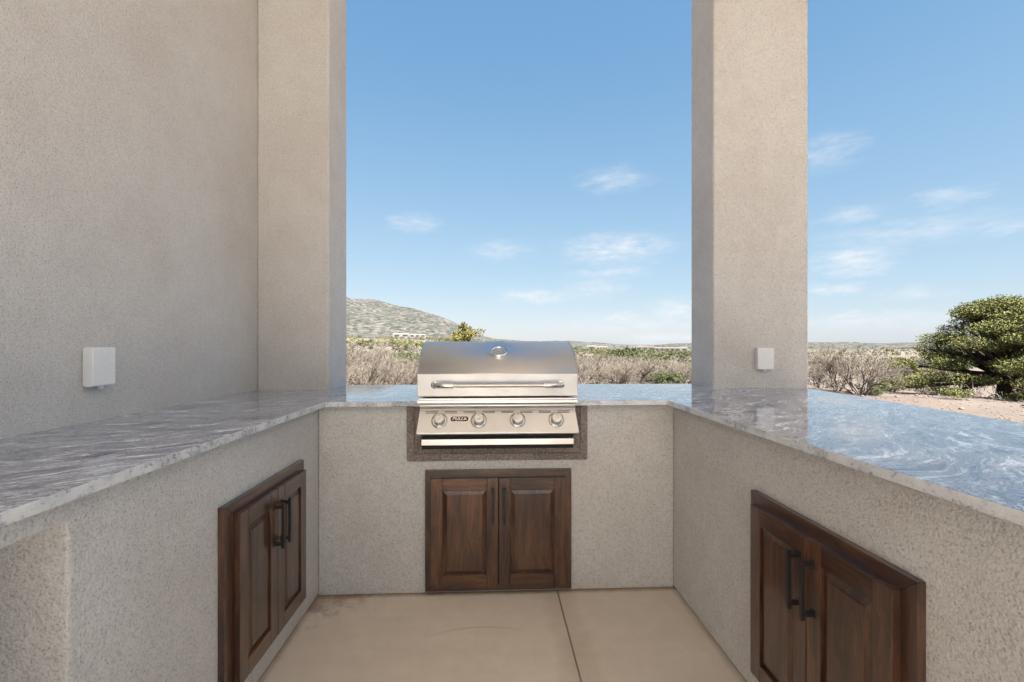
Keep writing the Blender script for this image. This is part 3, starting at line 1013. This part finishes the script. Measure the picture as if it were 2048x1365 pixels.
def pp(x, s, h=0.0):
    """point on the sloping face: s metres down from its top edge, h off the face"""
    return Vector((x, ptop[0], ptop[1])) + d * s + pn * h


def pface(name, x0, x1, s0, s1, h0, h1, mat, par, bev=.0):
    bm = bmesh.new()
    vs = [bm.verts.new(pp(x, s, h)) for h in (h0, h1) for x, s in ((x0, s0), (x1, s0), (x1, s1), (x0, s1))]
    for qd in ((0, 1, 2, 3), (7, 6, 5, 4), (0, 4, 5, 1), (1, 5, 6, 2), (2, 6, 7, 3), (3, 7, 4, 0)): bm.faces.new([vs[i] for i in qd])
    if bev: bmesh.ops.bevel(bm, geom=list(bm.edges), offset=bev, segments=1, affect='EDGES')
    return bm_obj(name, bm, mat, par)


for k in range(8):
    xc = -.310 + k * (.620 / 7)
    for s0 in (.0085, .0155):
        pface('vent_slot', xc - .029, xc + .029, s0, s0 + .0028, -.002, .0003, BLACK, cp)
        pface('vent_louvre', xc - .029, xc + .029, s0 - .0016, s0 - .0001, -.001, .0012, STEEL, cp)
# knobs
Mq = pn.to_track_quat('Z', 'Y').to_matrix().to_4x4()
for k, ku in enumerate((-.2725, -.0895, .0915, .2725)):
    kb = empty('knob'); kb.parent = gr
    Mk = Matrix.Translation(pp(ku, .054)) @ Mq
    bm = bmesh.new(); lathe(bm, [(.0375, -.001), (.0375, .0025), (.035, .0055), (.0325, .0060), (.0305, .003), (.0295, .0015), (0, .0015)], 40, Mk); bm_obj('bezel', bm, CHROME, kb, 50)
    bm = bmesh.new(); lathe(bm, [(.0262, .0015), (.0262, .006), (.0245, .008), (.0240, .030), (.0232, .0325), (.021, .0338), (.008, .0342), (.0055, .0330), (0, .0328)], 40, Mk); bm_obj('cap', bm, STEEL, kb, 50)
    bm = bmesh.new(); abox(bm, -.001, .001, .010, .019, .0342, .0346); bmesh.ops.transform(bm, matrix=Mk, verts=bm.verts); bm_obj('pointer', bm, BLACK, kb)

# badge
bd = empty('badge'); bd.parent = gr


def stadium(w, h, n=10):
    r = h / 2; out = []
    for i in range(n + 1):
        a = -PI / 2 + PI * i / n; out.append((w / 2 - r + r * math.cos(a), r * math.sin(a)))
    for i in range(n + 1):
        a = PI / 2 + PI * i / n; out.append((-w / 2 + r + r * math.cos(a), r * math.sin(a)))
    return out


Mb = Matrix.Translation(pp(-.180, .050)) @ Mq
# orientation: local X must be world +X, local Y up the face
xa = Vector((1, 0, 0)); ya = -d
Mb = Matrix.Translation(pp(-.180, .047)) @ Matrix(((xa.x, ya.x, pn.x, 0), (xa.y, ya.y, pn.y, 0), (xa.z, ya.z, pn.z, 0), (0, 0, 0, 1)))
bm = bmesh.new(); prism(bm, stadium(.089, .0292), -.001, .0012); bmesh.ops.transform(bm, matrix=Mb, verts=bm.verts); bm_obj('plate', bm, CHROME, bd)
bm = bmesh.new(); prism(bm, stadium(.084, .0242), -.001, .0020); bmesh.ops.transform(bm, matrix=Mb, verts=bm.verts); bm_obj('enamel', bm, MAROON, bd)
fc = bpy.data.curves.new('lettering', 'FONT'); fc.body = 'BULL'; fc.size = .0205; fc.shear = .35; fc.offset = .0006; fc.extrude = .0004
fc.align_x = 'CENTER'; fc.align_y = 'CENTER'; fc.space_character = 1.02
fo = bpy.data.objects.new('tmp', fc); COL.objects.link(fo)
dg = bpy.context.evaluated_depsgraph_get()
me = bpy.data.meshes.new_from_object(fo.evaluated_get(dg)); bpy.data.objects.remove(fo)
me.transform(Mb @ Matrix.Translation((-.009, 0, .0026)) @ Matrix.Diagonal((1.10, 1, 1, 1)))
me.materials.clear(); link('lettering', me, LETTER, bd)
bm = bmesh.new()
prism(bm, [(.0195, -.007), (.0225, .0045), (.0270, .0070), (.0305, .0035), (.0330, -.0040), (.0365, -.0072), (.0310, -.0060), (.0270, -.0015), (.0245, -.0068)], .0021, .0028)
bmesh.ops.transform(bm, matrix=Mb, verts=bm.verts); bm_obj('emblem', bm, LETTER, bd)

# drip tray and the dark gap above it
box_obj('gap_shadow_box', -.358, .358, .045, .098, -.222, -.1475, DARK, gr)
box_obj('drip_tray', -.3560, .3560, .016, .090, -.1985, -.1705, STEEL, gr, .0015)
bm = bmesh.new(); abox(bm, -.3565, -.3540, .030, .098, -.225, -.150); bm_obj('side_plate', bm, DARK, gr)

# ------------------------------------------------------------------ vegetation
R_ = random.Random(5)


def leaf_cloud(centres, radii, counts, size, seed, flat=.6, up=.35):
    """many small triangles/quads scattered in ellipsoid clumps"""
    rs = np.random.RandomState(seed)
    V = []
    for (c, r, n) in zip(centres, radii, counts):
        p = rs.normal(size=(n, 3)); p /= np.linalg.norm(p, axis=1)[:, None] + 1e-9
        p *= (rs.uniform(.25, 1.0, size=(n, 1)) ** .6)
        p = p * np.array(r) + np.array(c)
        a = rs.normal(size=(n, 3)); a[:, 2] = a[:, 2] * flat + up; a /= np.linalg.norm(a, axis=1)[:, None]
        b = rs.normal(size=(n, 3)); b -= (b * a).sum(1)[:, None] * a; b /= np.linalg.norm(b, axis=1)[:, None]
        s = size * rs.uniform(.6, 1.5, size=(n, 1))
        L = a * s * 1.15; W = b * s * .42
        V.append(np.stack([p - W * .5, p + W * .5, p + L + W * .35, p + L - W * .35], 1))
    V = np.concatenate(V).reshape(-1, 3)
    F = np.arange(len(V)).reshape(-1, 4)
    return V, F


def seg_mesh(segs, sides=4):
    """segs: list of (p0, p1, r0, r1) -> tubes without caps"""
    P0 = np.array([s[0] for s in segs]); P1 = np.array([s[1] for s in segs]); r0 = np.array([s[2] for s in segs])[:, None]; r1 = np.array([s[3] for s in segs])[:, None]
    d = P1 - P0; d /= np.linalg.norm(d, axis=1)[:, None] + 1e-9
    ref = np.where(np.abs(d[:, 2:3]) < .9, np.array([[0, 0, 1.0]]), np.array([[1.0, 0, 0]]))
    a = np.cross(d, ref); a /= np.linalg.norm(a, axis=1)[:, None] + 1e-9; b = np.cross(d, a)
    rows = []
    for P, r in ((P0, r0), (P1, r1)):
        for k in range(sides):
            t = 2 * PI * k / sides
            rows.append(P + (a * math.cos(t) + b * math.sin(t)) * r)
    V = np.stack(rows, 1).reshape(-1, 3)
    base = np.arange(len(segs))[:, None] * 2 * sides
    F = []
    for k in range(sides):
        j = (k + 1) % sides
        F.append(np.concatenate([base + k, base + j, base + sides + j, base + sides + k], 1))
    return V, np.concatenate(F)


def grow(p, d, r, L, depth, rnd, out, tips, spread=.55, kids=(2, 3), curve=.18, gravity=0.0, shrink=.72, rs=.66, nseg=3):
    q = p
    for s in range(nseg):
        d = (d + np.array([rnd.gauss(0, curve), rnd.gauss(0, curve), rnd.gauss(0, curve) + gravity])); d = d / np.linalg.norm(d)
        q2 = q + d * (L / nseg); ra = r * (1 - .3 * s / nseg); rb = r * (1 - .3 * (s + 1) / nseg)
        out.append((q, q2, ra, rb, depth)); q = q2
    if depth == 0:
        tips.append((q, d)); return
    n = rnd.randint(*kids)
    for k in range(n):
        v = np.array([rnd.gauss(0, 1), rnd.gauss(0, 1), rnd.gauss(0, 1)]); v -= v.dot(d) * d; v /= np.linalg.norm(v) + 1e-9
        dd = d + v * spread * rnd.uniform(.6, 1.3); dd /= np.linalg.norm(dd)
        grow(q, dd, r * rs * rnd.uniform(.85, 1.1), L * shrink * rnd.uniform(.8, 1.15), depth - 1, rnd, out, tips, spread, kids, curve, gravity, shrink, rs, nseg)
    if depth > 1:   # side shoot part way
        v = np.array([rnd.gauss(0, 1), rnd.gauss(0, 1), rnd.gauss(0, 1)]); dd = d + v * .7; dd /= np.linalg.norm(dd)
        grow((p + q) / 2, dd, r * .45, L * .6, max(0, depth - 2), rnd, out, tips, spread, kids, curve, gravity, shrink, rs, nseg)


def bare_shrub_protos(seed, stems=9, H=1.0, depth=4, lean=.8, r0=.022):
    """returns (stem mesh, twig mesh), about H metres tall"""
    rnd = random.Random(seed); out = []; tips = []
    for s in range(stems):
        a = 2 * PI * s / stems + rnd.uniform(-.4, .4)
        le = rnd.uniform(.15, lean)
        d = np.array([math.cos(a) * le, math.sin(a) * le, 1.0]); d /= np.linalg.norm(d)
        p = np.array([math.cos(a) * .10 * rnd.random(), math.sin(a) * .10 * rnd.random(), -.05])
        grow(p, d, r0 * rnd.uniform(.7, 1.2), .33 * H * rnd.uniform(.75, 1.15), depth, rnd, out, tips, .50, (2, 3), .12, .02, .74, .64, 3)
    thick = [s[:4] for s in out if s[4] >= depth - 1]
    thin = [s[:4] for s in out if s[4] < depth - 1]
    # fine sprays at tips
    for (q, d) in tips:
        for k in range(3):
            v = np.array([rnd.gauss(0, 1) for _ in range(3)]); dd = d + v * .5; dd /= np.linalg.norm(dd)
            thin.append((q, q + dd * .075 * H * rnd.uniform(.6, 1.4), .0022, .0012))
    a = raw_mesh('stems', *seg_mesh(thick, 5), 4); b = raw_mesh('twigs', *seg_mesh([(s[0], s[1], max(s[2], .0026), max(s[3], .0018)) for s in thin], 3), 4)
    a.materials.append(GREYW); b.materials.append(TWIG)
    return a, b


BARE = [bare_shrub_protos(11, 10, 1.0, 4, .85), bare_shrub_protos(12, 8, 1.0, 4, 1.0), bare_shrub_protos(13, 12, 1.0, 4, .7)]


def place(u, r, dz=0.0):
    d = pxdir(u); h = math.hypot(d[0], d[1]); x = d[0] / h * r; y = d[1] / h * r
    return x, y, float(terrain(x, y)) + dz


def bare_shrub(u, r, h, w, label, group, k=None):
    x, y, z = place(u, r)
    k = R_.randrange(3) if k is None else k
    o = empty('bare_shrub', (x, y, z), R_.uniform(0, 6.28)); o.scale = (w, w, h)
    tag(o, label, 'shrub', group)
    a = link('stems', BARE[k][0], None, o); b = link('twigs', BARE[k][1], None, o)
    return o


def green_proto(seed, n=1500, size=.05, clumps=26, flat=.75):
    rs = np.random.RandomState(seed); C = []; Rr = []; K = []
    for i in range(clumps):
        a = rs.uniform(0, 2 * PI); t = rs.uniform(0, 1) ** .6; z = rs.uniform(.12, .95)
        rmax = .5 * math.sqrt(max(.05, 1 - (max(z - .35, 0) / .68) ** 2))
        C.append((math.cos(a) * t * rmax, math.sin(a) * t * rmax, z * flat + .03)); q = rs.uniform(.11, .2); Rr.append((q, q, q * .7)); K.append(n // clumps)
    V, F = leaf_cloud(C, Rr, K, size, seed + 1)
    return raw_mesh('foliage', V, F, 4)


GREEN = [green_proto(s, 3200, .038) for s in (21, 22, 23, 24)]
for m_ in GREEN: m_.materials.append(JUNI)
FARG = [green_proto(s, 900, .065, 16) for s in (31, 32, 33)]
for m_ in FARG: m_.materials.append(JUNI)
YEL = green_proto(41, 1600, .06, 24, .9); YEL.materials.append(YELL)
SAGE = [green_proto(s, 1500, .05, 22, .6) for s in (51, 52)]
for m_ in SAGE: m_.materials.append(DRYL)
# a short twisted trunk shared by the green bushes
_o = []; _t = []
for _s in range(5):
    _a = _s * 1.3
    grow(np.array([0, 0, -.06]), np.array([math.cos(_a) * .5, math.sin(_a) * .5, .8]) / .95, .03, .26, 2, random.Random(60 + _s), _o, _t)
TRUNK = raw_mesh('trunk', *seg_mesh([s[:4] for s in _o], 5), 4); TRUNK.materials.append(BARK)


def green_bush(name, u, r, h, w, label, group, protos, cat='bush'):
    x, y, z = place(u, r, -.02)
    o = empty(name, (x, y, z), R_.uniform(0, 6.28)); o.scale = (w, w, h)
    tag(o, label, cat, group)
    link('foliage', R_.choice(protos), None, o)
    link('trunk', TRUNK, None, o)
    return o


# --- the big spreading pinyon at the right
def pinyon():
    x, y, z = place(2010, 17.0)
    root = tag(empty('pine_tree', (x, y, z)), 'large spreading green pine with dark limbs beyond the right counter', 'tree')
    rnd = random.Random(3); out = []
    # trunk forks low into several limbs
    base = np.array([0, 0, -.1])
    fork = np.array([.03, 0, .55])
    out.append((base, (base + fork) / 2, .20, .17)); out.append(((base + fork) / 2, fork, .17, .15))
    C = []; Rr = []; K = []
    Rx = 2.75; Hh = 2.95 - z * 0
    H = 1.12 + 94 / FPX * 11.6 - z
    n = 175
    for i in range(n):
        # crown: broad dome with skirts nearly on the ground, layered in pads
        az = rnd.uniform(0, 2 * PI); t = math.sqrt(rnd.random())
        lay = rnd.choice([.06, .16, .24, .38, .46, .58, .68, .78, .86, .95, 1.0])
        prof = {.06: .98, .16: 1.02, .24: 1.0, .38: .88, .46: .82, .58: .73, .68: .65, .78: .56, .86: .48, .95: .38, 1.0: .28}[lay]
        if math.sin(az * 5 + lay * 9) > .72: t *= .72
        t = max(t, .25 if lay > .5 else .45)
        rr = Rx * prof * t * rnd.uniform(.93, 1.05)
        zz = H * lay * (1 - .10 * t * t) - .10 * rnd.random()
        c = np.array([math.cos(az) * rr, math.sin(az) * rr, zz])
        q = rnd.uniform(.26, .50)
        C.append(c); Rr.append((q, q, q * .44)); K.append(int(820 * (q / .38) ** 2))
        # limb to the clump
        if i % 2 == 0:
            s0 = fork + np.array([0, 0, rnd.uniform(-.15, .1)])
            m1 = s0 + (c - s0) * .35 + np.array([rnd.gauss(0, .12), rnd.gauss(0, .12), -.12 * (lay < .5) + .1])
            m2 = s0 + (c - s0) * .70 + np.array([rnd.gauss(0, .12), rnd.gauss(0, .12), 0])
            w = rnd.uniform(.03, .065)
            out += [(s0, m1, w * 1.3, w), (m1, m2, w, w * .6), (m2, c, w * .6, w * .25)]
            for e in range(5):
                v = np.array([rnd.gauss(0, 1), rnd.gauss(0, 1), rnd.gauss(0, .35)]) * q * .6
                v = np.clip(v, -q * .7, q * .7); v[2] = min(v[2], q * .2); out.append((m2 + (c - m2) * rnd.random(), c + v, .012, .004))
    V, F = leaf_cloud(C, Rr, K, .033, 77, flat=.5, up=.5)
    me = raw_mesh('crown', V, F, 4); me.materials.append(PINE); link('crown', me, None, root)
    me = raw_mesh('trunk', *seg_mesh(out, 7), 4); me.materials.append(BARK); me.shade_smooth(); link('trunk', me, None, root)


pinyon()

# --- bare shrubs
G = 'bare grey desert shrubs'
bare_shrub(1722, 14.4, 1.30, 1.25, 'twiggy bare shrub closest to the right column and counter edge', G, 0)
bare_shrub(1672, 15.2, 1.25, 1.15, 'bare shrub partly behind the right edge of the right column', G, 1)
bare_shrub(1775, 18.5, 1.25, 1.3, 'pale bare shrub between the front twiggy shrub and the large pine', G, 2)
bare_shrub(1640, 20, 1.4, 1.4, 'pale bare shrub behind the two front shrubs right of the column', G, 0)
bare_shrub(1835, 25, 1.3, 1.5, 'pale bare shrub seen under the left skirt of the large pine', G, 1)
ORD = ['first', 'second', 'third', 'fourth', 'fifth', 'sixth', 'seventh', 'eighth', 'ninth', 'tenth']


def thicket(rows, hs, group, side, start):
    front = sorted([q for q in rows if q[1] < 15], key=lambda q: q[0]); back = sorted([q for q in rows if q[1] >= 15], key=lambda q: q[0])
    for nm, lst in (('front', front), ('back', back)):
        for i, (u, r, h, w, k) in enumerate(lst):
            bare_shrub(u, r, h * hs, w * .9, '%s bare grey shrub from %s, %s row, thicket %s of grill' % (ORD[i], start, nm, side), group, k)


thicket(((702, 9.6, 1.65, 1.25, 0), (755, 10.3, 1.30, 1.15, 1), (808, 10.8, 1.20, 1.05, 2), (730, 12.6, 1.75, 1.5, 2), (790, 13.4, 1.45, 1.4, 0), (680, 13.0, 1.9, 1.6, 1),
         (850, 13.2, 1.15, 1.3, 1), (745, 16.5, 1.8, 1.7, 0), (820, 18, 1.5, 1.6, 2)), .74, 'thicket left of the grill', 'left', 'the left column')
thicket(((1165, 13.2, 1.25, 1.3, 1), (1205, 14.2, 1.45, 1.5, 0), (1240, 13.0, 1.25, 1.25, 2), (1285, 13.8, 1.30, 1.4, 1), (1310, 15.6, 1.45, 1.5, 0), (1372, 14.6, 1.20, 1.1, 2),
         (1180, 17, 1.7, 1.7, 2), (1255, 18, 1.7, 1.8, 0), (1300, 20, 1.75, 1.9, 1), (1385, 18, 1.5, 1.5, 0), (1140, 15, 1.4, 1.5, 0), (1220, 22, 1.8, 2.0, 1), (1350, 23, 1.6, 2.0, 2)),
        .66, 'thicket right of the grill', 'right', 'the grill')

# --- green bushes one can tell apart
for (u, r, h, w, lab) in (
        (1335, 13.6, .62, 1.1, 'low leafy green bush at the counter edge left of the right column'),
        (1320, 17.5, 1.45, 1.4, 'upright bright green juniper behind the low bush left of the right column'),
        (1738, 14.8, .36, .8, 'small green tuft at the foot of the twiggy shrub right of the column'),
        (1245, 30, 2.1, 2.3, 'rounded green juniper in the middle of the thicket right of the grill'),
        (818, 17.5, 1.15, 1.0, 'dark green bush in the thicket just left of the grill hood')):
    green_bush('juniper_bush', u, r, h, w, lab, None, GREEN)
x = green_bush('yellow_tree', 936, 46, 4.3, 3.2, 'yellow leafed tree rising behind the left part of the grill hood', None, [YEL], 'tree')
green_bush('yellow_bush', 910, 50, 3.3, 2.2, 'lower green-yellow tree beside the yellow leafed tree', None, [YEL], 'tree')
green_bush('yellow_bush', 1820, 24, 1.0, 1.5, 'small yellow-green bush left of the large pine', None, [YEL], 'bush')
for (u, r, h, w, lab) in ((1190, 12.4, .45, .7, 'pale dry grass clump at the counter edge right of the grill'), (1205, 24, 1.0, 2.0, 'pale sage clump in the thicket right of the grill'),
                          (1345, 27, 1.2, 2.4, 'pale sage clump left of the right column'), (835, 11.6, .5, .8, 'tawny dry clump beside the left side of the grill hood')):
    green_bush('sage_bush', u, r, h, w, lab, None, SAGE)

zones = [
    (694, 860, 24, 95, 44, 'green juniper among the scrub seen left of the grill hood', 'junipers left of the grill'),
    (860, 1150, 26, 110, 16, 'green juniper on the slope seen just over the grill hood', 'junipers over the grill hood'),
    (1150, 1400, 26, 105, 34, 'green juniper dotting the plain between the grill and the right column', 'junipers right of the grill'),
    (1600, 2060, 45, 110, 7, 'green juniper dotting the pale slope right of the right column', 'junipers right of the column')]
rz_ = random.Random(9)
for (ua, ub, ra, rb, n, lab, grp) in zones:
    for i in range(n):
        u = rz_.uniform(ua, ub); r = math.exp(rz_.uniform(math.log(ra), math.log(rb)))
        h = rz_.uniform(.9, 1.9) * (1.0 if r < 45 else .62); w = h * rz_.uniform(1.1, 1.9)
        green_bush('juniper_bush', u, r, h, w, lab, grp, GREEN if r < 60 else FARG)


# --- uncountable far scrub as one object each
def far_scrub(n, seed, r0, r1, mat, name, label, hrange, leafn, leafs, wid=.5, thin=0.0):
    rs = np.random.RandomState(seed)
    az = rs.uniform(rad(-56), rad(60), n)
    r = np.exp(rs.uniform(math.log(r0), math.log(r1), n))
    X = r * np.sin(az); Y = r * np.cos(az)
    keep = (fbm(X * .03, Y * .03, 3, 40 + seed) > -.22) & ((az < rad(26)) | (rs.uniform(size=n) > thin))
    X = X[keep]; Y = Y[keep]; r = r[keep]; m = len(X)
    Z = terrain(X, Y)
    H = rs.uniform(*hrange, size=m)
    c = np.stack([X, Y, Z + H * .4], 1)
    c = np.repeat(c, leafn, 0); h = np.repeat(H, leafn)[:, None]
    p = rs.normal(size=(m * leafn, 3)); p /= np.linalg.norm(p, axis=1)[:, None]; p *= rs.uniform(.5, 1, size=(m * leafn, 1)); p *= np.array([[.62, .62, .45]]) * h
    p += c
    a = rs.normal(size=(m * leafn, 3)); a[:, 2] += .3; a /= np.linalg.norm(a, axis=1)[:, None]
    b = rs.normal(size=(m * leafn, 3)); b -= (b * a).sum(1)[:, None] * a; b /= np.linalg.norm(b, axis=1)[:, None]
    s = h * leafs * rs.uniform(.6, 1.4, size=(m * leafn, 1))
    V = np.stack([p - b * s * wid, p + b * s * wid, p + a * s + b * s * wid * .6, p + a * s - b * s * wid * .6], 1).reshape(-1, 3)
    me = raw_mesh(name, V, np.arange(len(V)).reshape(-1, 4), 4); me.materials.append(mat)
    tag(link(name, me), label, 'scrub', None, 'stuff')


far_scrub(1700, 1, 90, 620, JUNI, 'distant_junipers', 'countless dark green junipers dotting the far plain and slopes', (.8, 1.7), 64, .15, .5, .8)
far_scrub(420, 6, 17, 55, DRYL, 'sage_scrub', 'pale dry sage clumps growing on the near ground beyond the patio', (.35, .9), 420, .09, .16, .85)
far_scrub(4200, 2, 50, 300, DRYL, 'dry_scrub', 'pale dry scrub covering the plain beyond the patio', (.4, 1.0), 44, .16)
far_scrub(2600, 3, 12, 60, TWIG, 'dry_grass', 'short dry grass tufts scattered over the sandy ground', (.10, .28), 40, .6, .03, .93)
far_scrub(500, 4, 80, 300, YELL, 'yellow_rabbitbrush', 'scattered yellow-green low brush far across the plain', (.8, 1.6), 36, .16, .5, .85)

# loose stones on the sand at the right
stm = []
for s in (1, 2, 3):
    bm = bmesh.new(); bmesh.ops.create_icosphere(bm, subdivisions=1, radius=.5)
    q = random.Random(s)
    for v in bm.verts: v.co *= q.uniform(.75, 1.2); v.co.z *= .6
    me = bpy.data.meshes.new('pebble'); bm.to_mesh(me); bm.free(); stm.append(me)


def pebbles():
    rs = np.random.RandomState(5); VV = []; FF = []; off = 0
    for i in range(1500):
        u = rs.uniform(1560, 2250); r = rs.uniform(6.0, 17)
        x, y, z = place(u, r); me = stm[i % 3]
        s = rs.uniform(.012, .05) if i % 30 else rs.uniform(.07, .13)
        v = np.array([tuple(q.co) for q in me.vertices]) * s * np.array([1, rs.uniform(.7, 1.3), .8]) + np.array([x, y, z + s * .12])
        f = np.array([tuple(p.vertices) for p in me.polygons]) + off
        VV.append(v); FF.append(f); off += len(v)
    me = raw_mesh('gravel', np.concatenate(VV), np.concatenate(FF), 3); me.materials.append(mat_plain('pebble_stone', (.13, .105, .085), .9))
    tag(link('gravel', me), 'small pebbles scattered over the sandy yard right of the counter', 'gravel', None, 'stuff')


pebbles()

# ------------------------------------------------------------------ far houses
ADOBE = mat_plain('adobe_wall', (.115, .095, .078), .9)
PALE = mat_plain('pale_adobe_wall', (.15, .135, .118), .9)
ROOFM = mat_plain('flat_roof', (.30, .27, .24), .9)
GLS = mat_plain('dark_window', (.03, .035, .04), .2)


def far_house(u, r, vtop, parts, label, mat):
    """parts: list of (x offset, width, height factor, y offset)"""
    x, y, z = place(u, r); a = math.atan2(x, y)
    root = tag(empty('distant_house', (x, y, z), -a), label, 'house', 'distant houses')
    H = EYE + (691 - vtop) / FPX * r - z
    H = max(H, 2.6)
    for (xo, w, hf, yo, nw) in parts:
        h = H * hf
        box_obj('wall', xo, xo + w, yo, yo + 8, -1.5, h, mat, root, .05, 1)
        box_obj('roof', xo + .3, xo + w - .3, yo + .3, yo + 7.7, h + .002, h + .12, ROOFM, root)
        for k in range(nw):
            wx = xo + w * (k + .5) / nw
            f = box_obj('window', wx - w / nw * .32, wx + w / nw * .32, yo - .06, yo - .01, h * .32, h * .74, mat, root, .01, 1)
            box_obj('pane', wx - w / nw * .29, wx + w / nw * .29, yo - .075, yo - .062, h * .35, h * .71, GLS, f)


far_house(1190, 290, 692, [(-5, 6, 1.0, 0, 1), (1, 7, .85, 1.2, 4)], 'white-walled distant house with a dark row of porch openings, nearest the grill on its right', PALE)
far_house(1262, 300, 694, [(-4, 7, .95, 0, 2), (3, 5, 1.15, 1, 1)], 'small tan distant house with a taller block at its right end', ADOBE)
far_house(1292, 295, 694.5, [(-6, 11, 1.15, 0, 3), (5, 12, .9, -1, 4)], 'long low tan distant house with a wide dark porch, middle of the plain', ADOBE)
far_house(1362, 300, 695, [(-4, 8, 1.0, 0, 2)], 'single-block pale distant house closest to the right column', PALE)
far_house(812, 290, 668, [(-8, 10, 1.0, 0, 2), (2, 10, .85, -1, 3)], 'long pale distant house at the foot of the hill left of the grill', PALE)
